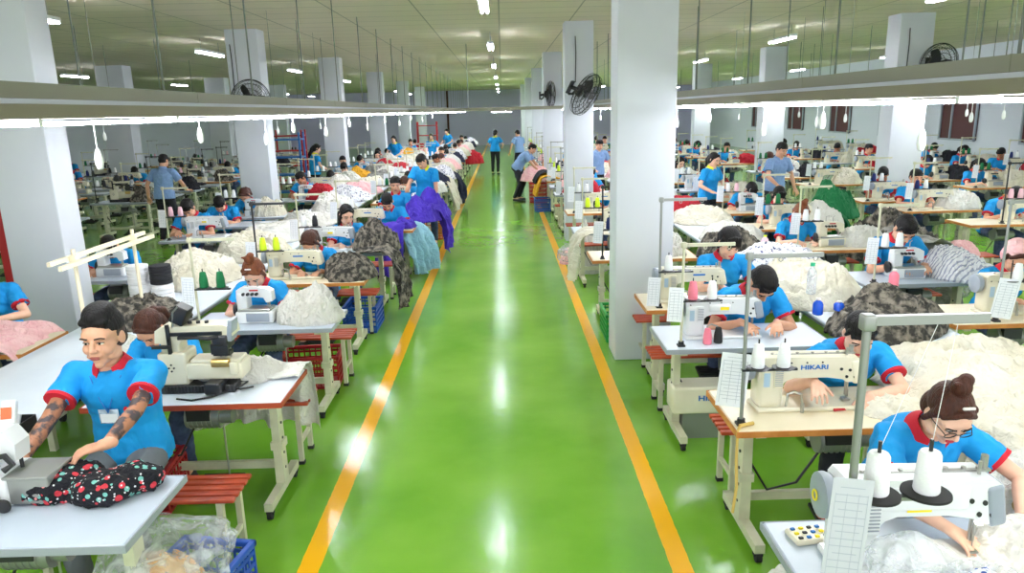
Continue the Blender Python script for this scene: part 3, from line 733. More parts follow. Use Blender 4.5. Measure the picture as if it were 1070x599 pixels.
def heap_mesh(seed, rx, ry, h, m, nr=46, nt=150, fold=1.0, lump=.25, name='fabric', flat=2.2, hang=None):
    """a pile of crumpled cloth: closed dome with creases"""
    rnd = random.Random(seed); o = V((rnd.uniform(-50, 50), rnd.uniform(-50, 50), rnd.uniform(-50, 50)))
    vs = []; fs = []
    for i in range(nr):
        t = (i+1)/nr
        for j in range(nt):
            a = 2*math.pi*j/nt; u = V((math.cos(a), math.sin(a), 0))
            edge = 1+.2*noise.noise(u*1.3+o)+.06*noise.noise(u*5+o)
            x, y = u.x*rx*t*edge, u.y*ry*t*edge
            z = h*(1-t**flat)**.75
            q = V((x, y, z*1.2))
            z *= 1+lump*noise.noise(q*3.2+o)*2
            w = q*5+V((noise.noise(q*4+o), noise.noise(q*4-o), 0))*1.4
            rd = 1-abs(noise.noise(w+o))*2; rd2 = 1-abs(noise.noise(w*2.3-o))*2
            w3 = q*13+V((noise.noise(q*8+o), noise.noise(q*8-o), noise.noise(q*7)))*1.8; rd3 = 1-abs(noise.noise(w3))*2
            f = fold*(.030*rd+.022*rd2+.020*rd3-.03)*min(1, (1-t)*5)
            z = max(.004, z+f)
            k = 1+.06*fold*noise.noise(q*9+o)
            vs.append(V((x*k, y*k, z if i < nr-1 else 0)))
    for i in range(nr-1):
        for j in range(nt): fs.append((i*nt+j, i*nt+(j+1) % nt, (i+1)*nt+(j+1) % nt, (i+1)*nt+j)[::-1])
    vs.append(V((0, 0, vs[0].z+.003))); c = len(vs)-1
    for j in range(nt): fs.append((c, j, (j+1) % nt))
    fs.append([(nr-1)*nt+j for j in range(nt)][::-1])
    b = MB(); b.add(vs, fs); me = b.mesh(name, m)
    me.polygons.foreach_set('use_smooth', [True]*len(me.polygons))
    try: me.set_sharp_from_angle(angle=R(180))
    except Exception: pass
    return me
def drape_mesh(seed, W, path, m, fold=.03, name='fabric', th=.006, n=70, flare=.0):
    """cloth lying over an edge: `path` is the section (x,z) list, swept along Y over W, with folds that deepen as it falls"""
    rnd = random.Random(seed); o = V((rnd.uniform(-50, 50), rnd.uniform(-50, 50), 0)); vs = []; fs = []
    pts = [V((p[0], 0, p[1])) for p in path]; dense = []
    for k in range(len(pts)-1):
        c = max(2, int((pts[k+1]-pts[k]).length/.025))
        for i in range(c): dense.append(pts[k].lerp(pts[k+1], i/c))
    dense.append(pts[-1])
    for _ in range(3): dense = [dense[0]]+[(dense[i-1]+dense[i]*2+dense[i+1])/4 for i in range(1, len(dense)-1)]+[dense[-1]]
    M_ = len(dense); top = max(p.z for p in dense); L = []; 
    for k, p in enumerate(dense):
        t = dense[min(k+1, M_-1)]-dense[max(k-1, 0)]; nrm = V((-t.z, 0, t.x)).normalized()
        if nrm.z < 0 and abs(nrm.z) > .5: nrm = -nrm
        if abs(nrm.z) <= .5 and k > 0 and nrm.dot(pn) < 0: nrm = -nrm
        pn = nrm; L.append(nrm)
    for side in (0, 1):
        for k, p in enumerate(dense):
            fall = min(1, (top-p.z)/.45+.18)
            for j in range(n+1):
                v = j/n; y = (v-.5)*W
                f = fold*fall*(math.sin(v*W*34+4*noise.noise(V((v*3, k*.02, 0))+o))+1.2*noise.noise(V((v*W*9, k*.05, 3))+o)+.8)+fold*.5*noise.noise(V((y*14, p.x*14, p.z*9))+o)
                y2 = y*(1-flare*fall*.3)+.02*noise.noise(V((v*4, p.z*5, 1))+o)
                dz = .06*noise.noise(V((v*W*6, 7, 0))+o)*(k/(M_-1))**3
                q = p+L[k]*(f+(th if side else 0)); vs.append(V((q.x, y2, q.z+dz)))
    S1 = M_*(n+1)
    for s_ in (0, 1):
        for k in range(M_-1):
            for j in range(n):
                a = s_*S1+k*(n+1)+j; q = (a, a+1, a+n+2, a+n+1); fs.append(q if s_ == 0 else q[::-1])
    ring = [j for j in range(n+1)]+[k*(n+1)+n for k in range(1, M_)]+[(M_-1)*(n+1)+j for j in range(n-1, -1, -1)]+[k*(n+1) for k in range(M_-2, 0, -1)]
    for i in range(len(ring)):
        a, b_ = ring[i], ring[(i+1) % len(ring)]; fs.append((a, b_, S1+b_, S1+a))
    b = MB(); b.add(vs, fs); me = b.mesh(name, m); me.polygons.foreach_set('use_smooth', [True]*len(me.polygons))
    return me
def bag_mesh(seed, rx, ry, h, m):
    """inflated crumpled plastic bag, gathered towards the top"""
    rnd = random.Random(seed); o = V((rnd.uniform(-50, 50), rnd.uniform(-50, 50), 0)); b = MB()
    prof = []
    for i in range(29):
        t = i/28
        r = (math.sin(min(1, t*3.2)*math.pi/2)**.6)*(1-.12*t) if t < .7 else (.916*(1-((t-.7)/.3)**1.6)+.05)
        prof.append((max(r, .03), t*h))
    b.lathe((0, 0, 0), prof, n=72); vs = []
    for p in b.v:
        q = V((p.x*rx, p.y*ry, p.z)); w = q*8
        rd = 1-abs(noise.noise(w+o))*2.2; rd2 = 1-abs(noise.noise(w*2.4+o))*2.2
        k = 1+.10*noise.noise(q*4+o)+.10*(rd-.6)*min(1, p.z/h*3+.1)+.035*rd2
        vs.append(V((q.x*k, q.y*k, q.z+.03*noise.noise(q*6-o)*min(1, p.z/h*4))))
    b.v = vs; me = b.mesh('plastic_bag', m)
    me.polygons.foreach_set('use_smooth', [True]*len(me.polygons)); return me
def sheet_mesh(w, h):
    """paper form hanging in the XZ plane, printed with faint ruled lines"""
    b = MB(); b.mi(0).box((0, 0, 0), (w, .0015, h)); b.mi(1)
    n = max(5, int(h/.022))
    for k in range(n): b.box((0, -.0012, h*.42-k*h*.84/n), (w*(.8 if k % 3 else .6), .0006, .0018))
    for x in (-.4, -.12, .18, .4): b.box((w*x, -.0012, -.01), (.0015, .0006, h*.8))
    return b.mesh('instruction_sheet', ['paper', 'ink_grey'], False)
def make_switch(cord=.25):
    r = empty('pull_switch'); MB().cyl((0, 0, 0), (0, 0, -cord), .0035, n=6).build('cord', 'switch_white', r)
    b = MB(); b.lathe((0, 0, -cord-.105), [(.004, 0), (.015, .006), (.021, .03), (.021, .06), (.014, .095), (.006, .11)], n=14); b.build('switch_body', 'switch_white', r); return r
def merge_copy(root, name):
    """one-mesh version of a thing for places where it is only a few pixels large"""
    b = MB(); mats = []; 
    def walk(o, M):
        M2 = M @ o.matrix_basis if o is not root else M
        if o.type == 'MESH':
            base = []
            for mt in o.data.materials:
                if mt not in mats: mats.append(mt)
                base.append(mats.index(mt))
            off = len(b.v); b.v += [M2 @ v.co for v in o.data.vertices]
            for p in o.data.polygons: b.f.append([i+off for i in p.vertices]); b.m.append(base[p.material_index] if base else 0)
        for c in o.children: walk(c, M2)
    walk(root, Matrix.Identity(4))
    me = b.mesh(name, mats)
    o = bpy.data.objects.new(name, me); COL.objects.link(o)
    return o

# ------------------------------------------------------------------ the hall
ZC = 3.82; XL, XR, YB = -17.5, 13.5, 53.0
fm = bpy.data.materials.new('floor_green'); fm.use_nodes = True; nt = fm.node_tree; b = nt.nodes['Principled BSDF']
def nd(t, **k):
    n = nt.nodes.new(t)
    for a, v in k.items(): setattr(n, a, v)
    return n
def mth(op, a, b_=None):
    n = nd('ShaderNodeMath', operation=op)
    for i, q in enumerate((a, b_)):
        if q is None: continue
        if isinstance(q, (int, float)): n.inputs[i].default_value = q
        else: nt.links.new(q, n.inputs[i])
    return n.outputs[0]
tc = nd('ShaderNodeTexCoord'); sx = nd('ShaderNodeSeparateXYZ'); nt.links.new(tc.outputs['Object'], sx.inputs[0])
n1 = nd('ShaderNodeTexNoise'); n1.inputs['Scale'].default_value = 1.1; n1.inputs['Detail'].default_value = 6
n2 = nd('ShaderNodeTexNoise'); n2.inputs['Scale'].default_value = 14; n2.inputs['Detail'].default_value = 5
for n in (n1, n2): nt.links.new(tc.outputs['Object'], n.inputs['Vector'])
cr = nd('ShaderNodeValToRGB'); nt.links.new(n1.outputs['Fac'], cr.inputs['Fac'])
cr.color_ramp.elements[0].position = .3; cr.color_ramp.elements[1].position = .72
cr.color_ramp.elements[0].color = (*lin((100, 162, 36)), 1); cr.color_ramp.elements[1].color = (*lin((132, 184, 62)), 1)
wob = mth('MULTIPLY', mth('SUBTRACT', n2.outputs['Fac'], .5), .012)
def strip(x0, x1): return mth('MULTIPLY', mth('GREATER_THAN', mth('ADD', sx.outputs['X'], wob), x0), mth('LESS_THAN', mth('ADD', sx.outputs['X'], wob), x1))
msk = mth('ADD', strip(-1.15, -1.035), strip(.825, .935))
mx = nd('ShaderNodeMix', data_type='RGBA'); nt.links.new(msk, mx.inputs[0]); nt.links.new(cr.outputs[0], mx.inputs[6]); mx.inputs[7].default_value = (*lin((250, 184, 24)), 1)
nt.links.new(mx.outputs[2], b.inputs['Base Color'])
rr = nd('ShaderNodeMapRange'); rr.inputs[3].default_value = .08; rr.inputs[4].default_value = .24; nt.links.new(n2.outputs['Fac'], rr.inputs[0]); nt.links.new(rr.outputs[0], b.inputs['Roughness'])
bp = nd('ShaderNodeBump'); bp.inputs['Strength'].default_value = .12; bp.inputs['Distance'].default_value = .012
n3 = nd('ShaderNodeTexNoise'); n3.inputs['Scale'].default_value = 9; n3.inputs['Detail'].default_value = 3; nt.links.new(tc.outputs['Object'], n3.inputs['Vector'])
nt.links.new(n3.outputs['Fac'], bp.inputs['Height']); nt.links.new(bp.outputs['Normal'], b.inputs['Normal'])
MATS['floor_green'] = fm
struct('floor', MB().box(((XL+XR)/2, 25, -.05), (XR-XL, 56.5, .1)), 'floor_green')
cm = bpy.data.materials.new('ceiling_tiles'); cm.use_nodes = True; nt = cm.node_tree; b = nt.nodes['Principled BSDF']; b.inputs['Roughness'].default_value = .92
tc = nd('ShaderNodeTexCoord'); br = nd('ShaderNodeTexBrick'); br.offset = 0; nt.links.new(tc.outputs['Object'], br.inputs['Vector'])
br.inputs['Scale'].default_value = 1; br.inputs['Brick Width'].default_value = 1.2; br.inputs['Row Height'].default_value = .6; br.inputs['Mortar Size'].default_value = .012
br.inputs['Color1'].default_value = (*lin((226, 212, 194)), 1); br.inputs['Color2'].default_value = (*lin((221, 207, 189)), 1); br.inputs['Mortar'].default_value = (*lin((168, 158, 144)), 1)
nt.links.new(br.outputs['Color'], b.inputs['Base Color']); MATS['ceiling_tiles'] = cm
struct('ceiling', MB().box(((XL+XR)/2, 25, ZC+.05), (XR-XL, 56.5, .1)), 'ceiling_tiles')
struct('wall_back', MB().box(((XL+XR)/2, YB+.1, ZC/2), (XR-XL, .2, ZC)), 'wall_paint')
struct('wall_left', MB().box((XL-.1, 25, ZC/2), (.2, 56.5, ZC)), 'wall_light')
struct('wall_right', MB().box((XR+.1, 25, ZC/2), (.2, 56.5, ZC)), 'wall_light')
for k, y in enumerate((14.5, 18.2, 21.8, 25.5, 29.5, 34, 39)):
    w = struct('window_%d' % (k+1), MB().box((XR-.02, y, 1.95), (.06, 1.7, 1.5)), 'window_maroon')
    g = MB()
    for q in (-.85, .3, .85): g.box((XR-.07, y+q, 1.95), (.05, .05, 1.56))
    for z in (1.2, 2.7): g.box((XR-.07, y, z), (.05, 1.75, .05))
    g.build('window_frame', 'window_grille', w, False)
for k, (x, w) in enumerate(((-5.4, .9), (3.5, .9))):
    struct('trim_%d' % (k+1), MB().box((x+1.6, YB-.04, ZC/2), (.14, .08, ZC)), 'window_maroon')
# columns: rectangular, wider than deep
def column(x0, x1, y, d=.34): return struct('column', MB().rbox(((x0+x1)/2, y+d/2, ZC/2), (x1-x0, d, ZC), .012), 'column_paint', True)
column(-4.56, -4.04, 6.62); column(1.02, 1.55, 6.6, .4)
for i, y in enumerate((13.15, 19.9, 27.2, 35.2, 43.2)):
    column(-4.70-.06*i, -4.15-.06*i, y, .42); column(1.12, 1.62, y, .45)
    column(6.92+.06*i, 7.52+.06*i, y, .45)
for y in (20.9, 28.4, 36): column(-11.1, -10.35, y, .5)

# ------------------------------------------------------------------ light rails over the sewing lines
def rail(X, y0, y1, label, cross=False):
    r = empty('light_rail', (0, 0, 0)); L = y1-y0; yc = (y0+y1)/2
    m = MB(); m.box((X, yc, 2.495), (.07, L, .072)); 
    y = y0
    while y < y1: m.box((X, y, 2.495), (.074, .012, .076)); y += 2.2
    m.build('cable_channel', 'rail_beige', r, False)
    MB().box((X, yc, 2.440), (.085, L, .034)).build('mounting_strip', 'wall_light', r, False)
    m = MB(); m.prism([(X-.085, 2.432), (X+.085, 2.432), (X+.125, 2.365), (X-.125, 2.365)], y0, y1); m.build('reflector', 'rail_reflector', r, False)
    y = y0+.35; k = 0
    while y < y1-1:
        for q, off in ((-.06, 0), (.06, .62)):
            t = MB(); t.cyl((X+q, y+off, 2.342), (X+q, y+off+1.19, 2.342), .0095, n=10); t.build('light_tube', 'tube', r)
        h = MB(); h.box((X, y-.04, 2.352), (.2, .03, .04)); h.box((X+.02, y-.05, 2.40), (.02, .03, .10), (30, 0, 0)); h.build('tube_holder', 'switch_white', r, False)
        y += 1.44; k += 1
    y = y0+.9; h = None
    while y < y1:
        MB().cyl((X, y, 2.52), (X, y, ZC), .0075, n=8).build('hanger_rod', 'rod_grey', r); 
        y += 1.75
    tag(r, label, 'light fixture', 'suspended light rails')
rail(-2.2, -1.2, 44, 'long beige light rail with fluorescent tubes hanging over the left aisle row')
rail(2.2, -1.2, 44, 'long beige light rail with fluorescent tubes hanging over the right aisle row')
rail(7.4, 2, 44, 'added light rail with fluorescent tubes, lighting the third row on the right, by the windows')  # rail added for its light, hidden behind the right aisle rail
r = empty('cross_rail'); MB().box((0, 17, 2.40), (4.3, .07, .07)).build('cable_channel', 'rail_beige', r, False); MB().box((.0, 17, 2.35), (.5, .08, .03)).build('lamp_housing', 'rail_reflector', r, False)
MB().cyl((-.22, 16.98, 2.33), (.22, 16.98, 2.33), .008).build('light_tube', 'tube', r)
for x in (-.75, 1.6): MB().cyl((x, 17, 2.43), (x, 17, ZC), .008).build('hanger_rod', 'grey_steel', r)
tag(r, 'beige rail crossing above the green walkway between the two sewing lines', 'light fixture')

# ceiling lamps
r = empty('ceiling_lamp'); m = MB(); m.rbox((0, 0, .03), (.12, 1.24, .05), .01); m.build('lamp_housing', 'white_enamel', r)
for x in (-.035, .035): MB().cyl((x, -.6, -.01), (x, .6, -.01), .016, n=10).build('light_tube', 'lamp_tube', r)
m = MB()
for y in (-.45, .45): m.cyl((0, y, .05), (0, y, ZC-3.58), .005, n=6)
m.build('hanger', 'grey_steel', r); PL = Proto(r)
ORD = 'first second third fourth fifth sixth seventh eighth ninth tenth eleventh twelfth thirteenth fourteenth fifteenth sixteenth seventeenth eighteenth nineteenth twentieth twenty-first twenty-second twenty-third twenty-fourth twenty-fifth twenty-sixth twenty-seventh twenty-eighth'.split()
for X, nm in ((-.18, 'above the green walkway'), (-5.6, 'in the line left of the left columns'), (5.5, 'in the line between the right columns'), (-11.6, 'in the far left ceiling line'), (10.8, 'in the far right ceiling line')):
    for i, Y in enumerate((9.2, 15.0, 21.3, 28.4, 36, 43, 49.5)):  # farthest lamp of each line is added to brighten the back wall
        PL.place((X*(1+.012*i if abs(X) > 1 else 1), Y, 3.58), 0, '%s hanging lamp from the front %s' % (ORD[i], nm), 'ceiling lamp', 'ceiling lamps')

# more thin rods and drop cables from the ceiling
rod = MB().cyl((0, 0, 0), (0, 0, 1), .006, n=6).mesh('hanging_rod', 'rod_grey')
rr = random.Random(5)
for nm, xs in (('left', (-3.3, -6.6, -7.9)), ('right', (3.1, 5.0, 8.2, 9.6))):
    for x in xs:
        for i, y in enumerate((5.5, 8.5, 11.5, 15, 19, 23.5, 29)):
            o = link('hanging_rod', rod); o.location = (x+rr.uniform(-.2, .2), y+rr.uniform(-.8, .8), 2.5); o.scale.z = ZC-2.5
            tag(o, 'thin ceiling rod, %s back, %.0f metres %s of the walkway' % (ORD[i], abs(x), nm), 'rod', 'ceiling rods')

# wall fans
PF = Proto(make_fan())
f = PF.place((1.14, 12.98, 2.64), 0, 'black round wall fan on the right walkway column, turned down and sideways', 'fan', 'wall fans'); f.rotation_euler = (R(30), 0, R(58)); f.location = (1.30, 12.80, 2.68); f.scale = (1.12,)*3
f = PF.place((-4.25, 12.99, 2.64), 0, 'black round wall fan on the left column, half hidden behind the light rail', 'fan', 'wall fans')
f = PF.place((7.42, 12.95, 2.98), 0, 'black round wall fan on the outer right column, only its top above the rail', 'fan', 'wall fans'); f.rotation_euler = (R(10), 0, R(5))
f = PF.place((1.14, 19.75, 2.75), R(75), 'small looking fan far down the right walkway columns, seen edge on', 'fan', 'wall fans')
for (x, y) in ((1.30, 13.13), (-4.62, 13.13), (7.08, 13.13)):
    tag(MB().tube([(x, y, ZC-.25), (x+.01, y, 3.3), (x, y, 2.8)], .009, 6).build('fan_cable', 'dark_steel'), 'dark cable running down the %s column to its fan' % ('right walkway' if 0 < x < 3 else 'left' if x < 0 else 'outer right'), 'cable')

# pull switches under the rails
PS = Proto(make_switch(.13)); PS2 = Proto(make_switch(.05))
for X, nm, ys in ((-2.12, 'left', (3.9, 5.25, 6.7, 7.6, 9.0, 10.4, 11.8, 13.6, 15.5, 17.5, 20, 23)), (2.12, 'right', (3.72, 4.9, 6.0, 7.6, 9.0, 10.4, 12.1, 14, 16, 18.5, 21))):
    for i, y in enumerate(ys):
        (PS if i % 2 == 0 else PS2).place((X, y, 2.335), 0, 'white pull switch, %s from the front under the %s light rail' % (ORD[i], nm), 'switch', 'pull switches')
for i, (x, y) in enumerate(((3.4, 8), (4.4, 9.5), (5.2, 8.2), (6.1, 9), (6.9, 11), (4.0, 12.5), (5.4, 13.5), (7.2, 14), (3.2, 14.5), (-3.3, 11), (-3.4, 14), (-5.1, 9.6))):
    PS.place((x, y, 2.335), 0, 'small white pull switch hanging over the rows on the %s, %s from the front' % ('right' if x > 0 else 'left', ORD[i % 9]), 'switch', 'pull switches')
    o = link('hanging_rod', rod); o.location = (x, y, 2.33); o.scale = (.5, .5, ZC-2.33)
    tag(o, 'thin wire carrying the %s small pull switch over the %s rows' % (ORD[i % 9], 'right' if x > 0 else 'left'), 'wire', 'ceiling rods')
# long tables in the middle of each sewing line
def long_table(x0, x1, y0, y1, label):
    r = empty('long_table', ((x0+x1)/2, (y0+y1)/2, 0)); w = x1-x0; l = y1-y0
    MB().rbox((0, 0, .735), (w, l, .03), .01).build('table_top', 'white_laminate', r); MB().box((0, 0, .70), (w-.06, l-.06, .03)).build('apron', 'grey_edge', r, False)
    for sx_ in (-1, 1):
        for k in range(4): MB().box((sx_*(w/2-.06), -l/2+.1+(l-.2)*k/3, .34), (.045, .045, .68)).build('leg', 'cream_steel', r, False)
    tag(r, label, 'table', 'long tables between the rows')
pos = ['nearest', 'second', 'third', 'fourth', 'fifth', 'farthest']
for i in range(6):
    long_table(-3.42, -2.62, 2.95+6*i, 8.93+6*i, '%s long white table running between the two rows on the left' % pos[i])
    long_table(2.38, 3.18, 2.2+6*i, 8.18+6*i, '%s long white table running between the two rows on the right' % pos[i])

# ------------------------------------------------------------------ prototypes
PT = {'wood': Proto(make_table('cream_laminate', 'wood_edge')), 'white': Proto(make_table('white_laminate', 'grey_edge')), 'grey': Proto(make_table('grey_laminate', 'grey_edge')), 'red': Proto(make_table('white_laminate', 'redbrown_edge'))}
PM = {'lock': Proto(make_lockstitch('cream_enamel', True, 'HIKARI')), 'lockb': Proto(make_lockstitch('cream_enamel', True, 'bar')), 'lockw': Proto(make_lockstitch('white_enamel', True, 'yellow')), 'over': Proto(make_overlock()), 'overc': Proto(make_overlock('cream_enamel')), 'multi': Proto(make_multineedle())}
MN = {'lock': 'cream sewing machine with blue logo', 'lockb': 'cream sewing machine', 'lockw': 'white sewing machine with yellow sticker', 'over': 'white overlock machine', 'overc': 'cream overlock machine', 'multi': 'cream multi needle machine with black belt covers'}
PST = {'s': Proto(make_stand(.72, .32, 'cream_steel', .33)), 'g': Proto(make_stand(.9, .34, 'grey_steel', .31)), 'd': Proto(make_stand(.8, .3, 'dark_steel', .33))}
PB = {'b': Proto(make_bench()), 's': Proto(make_bench(.62))}
PC = {c: Proto(make_crate('crate_'+c)) for c in ('blue', 'green', 'red', 'orange')}
CONE = {c: cone_mesh('thread_'+c) for c in ('white', 'green', 'pink', 'palepink', 'black', 'navy', 'yellow')}
SHEET = sheet_mesh(.10, .24); SHEET_BIG = sheet_mesh(.15, .30); SHEET_G = sheet_mesh(.15, .30); SHEET_G.materials[0] = MATS['paper_sleeve']
HEAP = {}
for c, n in (('white', 3), ('cream', 3), ('camo', 2), ('black', 1), ('pink', 1), ('red', 1), ('green', 1), ('navy', 1), ('yellow', 1), ('grey', 1), ('stripe', 1), ('print', 1), ('purple', 1)):
    for k in range(n): HEAP[c, k] = heap_mesh(100*k+sum(map(ord, c)), .45, .34, .26, 'cloth_'+c)
NEARM = dict(voxel=.0062)
sew = dict(hscale=1.06, P=(0, 0, .56), feet=((-.13, -.42, .07), (.13, -.36, .07)))
hdn = ((.35, -1, -.1), (-.35, -1, -.1))
PP = {
 'm1': human(lean=12, bend=20, hp=(48, 0, 0), hands=((-.10, -.44, .80), (.12, -.44, .80)), hdir=hdn, **sew),
 'm2': human(lean=16, bend=26, hp=(58, 0, 12), hands=((-.14, -.46, .81), (.10, -.46, .80)), hdir=hdn, skin='skin', **sew),
 'm3': human(lean=4, bend=8, hp=(12, 0, 8), hands=((-.12, -.42, .81), (.13, -.42, .80)), hdir=hdn, **sew),
 'm4': human(lean=10, bend=16, hp=(35, 0, -38), hands=((-.18, -.42, .81), (.02, -.45, .80)), hdir=hdn, skin='skin_tan', twist=-12, **sew),
 'f1': human(female=True, hair='bangs_pony', lean=8, bend=16, hp=(34, 0, 8), hands=((-.10, -.43, .80), (.12, -.43, .80)), hdir=hdn, skin='skin_light', lipm='lips_red', **sew),
 'f2': human(female=True, hair='bun', hairmat='hair_auburn', lean=10, bend=20, hp=(44, 0, 0), hands=((-.10, -.43, .80), (.12, -.43, .80)), hdir=hdn, skin='skin_light', **sew),
 'f3': human(female=True, hair='ponytail', hairmat='hair_brown', lean=12, bend=22, hp=(50, 0, -10), hands=((-.10, -.44, .80), (.10, -.44, .80)), hdir=hdn, skin='skin', **sew),
 'f4': human(female=True, hair='long', hairmat='hair_black', lean=8, bend=12, hp=(25, 0, 30), hands=((-.02, -.42, .80), (.18, -.40, .80)), hdir=hdn, skin='skin_light', twist=10, **sew),
}
PP = {k: Proto(v) for k, v in PP.items()}
PD = {
 'm1': 'man with short black hair in blue shirt with red collar, bent over his work', 'm2': 'man in blue shirt with red collar, head bowed low',
 'm3': 'man in blue shirt with red collar, sitting upright', 'm4': 'man in blue shirt with red collar, head turned to one side',
 'f1': 'woman with black bangs and ponytail in blue shirt, sewing', 'f2': 'woman with auburn hair bun in blue shirt with red collar',
 'f3': 'woman with brown ponytail in blue shirt, head bowed', 'f4': 'woman with long black hair in blue shirt, face turned sideways'}
PDS = {'m1': 'black-haired man in blue, bent over', 'm2': 'man in blue, head bowed low', 'm3': 'man in blue, sitting upright', 'm4': 'man in blue, head turned',
 'f1': 'woman in blue with bangs', 'f2': 'woman in blue with auburn bun', 'f3': 'woman in blue with brown ponytail', 'f4': 'long-haired woman in blue'}
FAR = {}
def far_of(dic, key, name):
    k = (name, key)
    if k not in FAR: 
        o = merge_copy(dic[key].root if False else dic[key].root, name); FAR[k] = Proto(o)
    return FAR[k]
# far copies are made while the prototypes still stand at the origin
for k in PP: far_of(PP, k, 'person')
for k in PM: far_of(PM, k, 'sewing_machine')
for k in PT: far_of(PT, k, 'sewing_table')
for k in PST: far_of(PST, k, 'thread_stand')

def cone(color, x, y, z, label, s=1, grp='thread cones'):
    o = link('thread_cone', CONE[color]); o.location = (x, y, z); o.scale = (s, s, s); return tag(o, label, 'thread cone', grp)
def heap(c, k, x, y, z, rz=0, s=(1, 1, 1), label='', cat='fabric'):
    o = link('fabric_pile', HEAP[c, k]); o.location = (x, y, z); o.rotation_euler.z = rz; o.scale = s; return tag(o, label, cat, 'fabric piles')
DESC = {'white': 'white', 'cream': 'cream white', 'camo': 'dark camouflage', 'black': 'black', 'pink': 'pink', 'red': 'red', 'green': 'green', 'navy': 'navy blue', 'yellow': 'yellow', 'grey': 'grey', 'stripe': 'striped', 'print': 'white printed', 'purple': 'purple'}

def station(row, i, ox, y0, table='wood', mach='lockb', person='m1', px=.62, stand='s', cones=('white', 'white'), fab=None, bench='b', sheet=True, prot=0, mx=.56, dy=0, n=None, ps=1.0, prefix=None, crate=None):
    w = '%s place back, %s' % (ORD[n if n is not None else i], row); far = y0 > 17
    T = .748
    tp = FAR['sewing_table', table] if far else PT[table]
    tn = {'wood': 'sewing table with wooden edge', 'white': 'white sewing table', 'grey': 'grey topped sewing table', 'red': 'white sewing table with red-brown edge'}
    tp.place((ox, y0, 0), 0, '%s, %s' % (tn[table], w), 'table', 'sewing tables')
    if mach:
        (FAR['sewing_machine', mach] if far else PM[mach]).place((ox+mx, y0+.27, T), 0, '%s, %s' % (MN[mach], w), 'sewing machine', 'sewing machines')
    if stand:
        q = (FAR['thread_stand', stand] if far else PST[stand]).place((ox+.11, y0+.07, T), 0, '%s thread stand, %s' % ({'s': 'cream', 'g': 'grey', 'd': 'dark'}[stand], w), 'thread stand', 'thread stands')
        tray = {'s': .33, 'g': .31, 'd': .33}[stand]
        for k, c in enumerate(cones):
            if c: cone(c, ox+.11+(.07, .2)[k], y0+.07, T+tray, '%s thread cone, %s one on the stand, %s' % (c.replace('palepink', 'pale pink'), ('left', 'right')[k], w))
        if sheet and not far:
            o = link('instruction_sheet', SHEET); o.location = (ox+.06, y0+.052, T+({'s': .30, 'g': .14, 'd': .3}[stand])); o.rotation_euler = (0, R(3), R(-6)); tag(o, 'white paper sheet hanging on the thread stand, %s' % w, 'paper', 'paper sheets')
    if person:
        (FAR['person', person] if far else PP[person]).place((ox+px, y0+.56+.2+dy, 0), prot, '%s, %s' % (PDS[person], w), 'person', 'sewing workers', ps)
        if bench and y0 < 15:
            PB[bench].place((ox+.04 if bench == 'b' else ox+px-.31, y0+.56+.12+dy, 0), 0, 'red-brown slatted bench, %s' % w, 'bench', 'benches')
    if fab:
        c, k, fx, s = fab
        heap(c, k, ox+fx, y0+.30, T, (i*1.7) % 6.28, s, '%s garments heaped on the table, %s' % (DESC[c], w))
    if crate and not far:
        PC[crate].place((ox+.62, y0+.30, .22 if False else .0), 0, '%s plastic crate under the table, %s' % (crate, w), 'crate', 'plastic crates')

LA, LB, LC, LD = 'left aisle row', 'second left row', 'third left row', 'far left row'
RA, RB, RC, RD = 'right aisle row', 'second right row', 'third right row', 'fourth right row'
rn = random.Random(77)

# ------------------------------------------------------------------ foreground left: man at the grey table
TT_ = .748
PT['grey'].place((-2.66, 2.53, 0), 0, 'grey-white table in the front left corner, in front of the tattooed man', 'table', 'sewing tables')
man = human(P=(0, 0, .60), lean=4, bend=12, hp=(6, 0, 0), hscale=1.1, hands=((-.20, -.54, .79), (.20, -.62, .855)), hdir=((.1, -1, -.2), (-.93, -.42, -.12)), feet=((-.14, -.40, .07), (.16, -.42, .07)),
            skin='skin', hair='quiff', pants='grey_trousers', voxel=.0045, tattoo=True, badge=True, shoulder=.19, curl=.5, poles=((-.5, .3, -1), (.7, .2, -.9)), sleeve=.6)
man.location = (-2.04, 3.66, 0); man.scale = (1.06,)*3
tag(man, 'tattooed man in a bright blue polo shirt with name badge, hands on black floral cloth', 'person', 'sewing workers')
PB['b'].place((-2.52, 3.36, 0), 0, 'red-brown slatted bench jutting out beside the tattooed man', 'bench', 'benches')
# overlock with an open metal box at the left edge
r = empty('overlock_machine', (-2.17, 2.93, TT_)); 
m = MB(); m.rbox((-.12, 0, .07), (.30, .22, .14), .02); m.rbox((-.10, 0, .20), (.12, .12, .14), .02); m.prism([(-.2, .22), (-.2, .33), (-.15, .36), (.02, .33), (.06, .27), (.05, .19), (-.02, .19), (-.05, .23)], -.05, .05); m.build('body', 'white_enamel', r)
m = MB(); m.rbox((.11, -.01, .075), (.18, .17, .12), .008); m.rbox((.11, -.01, .138), (.195, .19, .012), .005); m.build('scrap_box', 'grey_steel', r)
m = MB(); m.lathe((.03, -.13, .035), [(.008, 0), (.028, .004), (.032, .012), (.028, .02), (.008, .024)], (0, -1, 0), 18); m.build('knob', 'black_plastic', r)
m = MB(); m.rbox((-.08, -.125, .07), (.16, .02, .10), .008); m.build('front_cover', 'black_plastic', r)
m = MB(); m.tube([(-.02, -.07, .18), (-.01, -.09, .23), (.03, -.08, .235), (.05, -.07, .19), (.02, -.09, .17)], .014, 8); m.cyl((.04, 0, .2), (.04, 0, .14), .008); m.build('looper_cover', 'dark_steel', r)
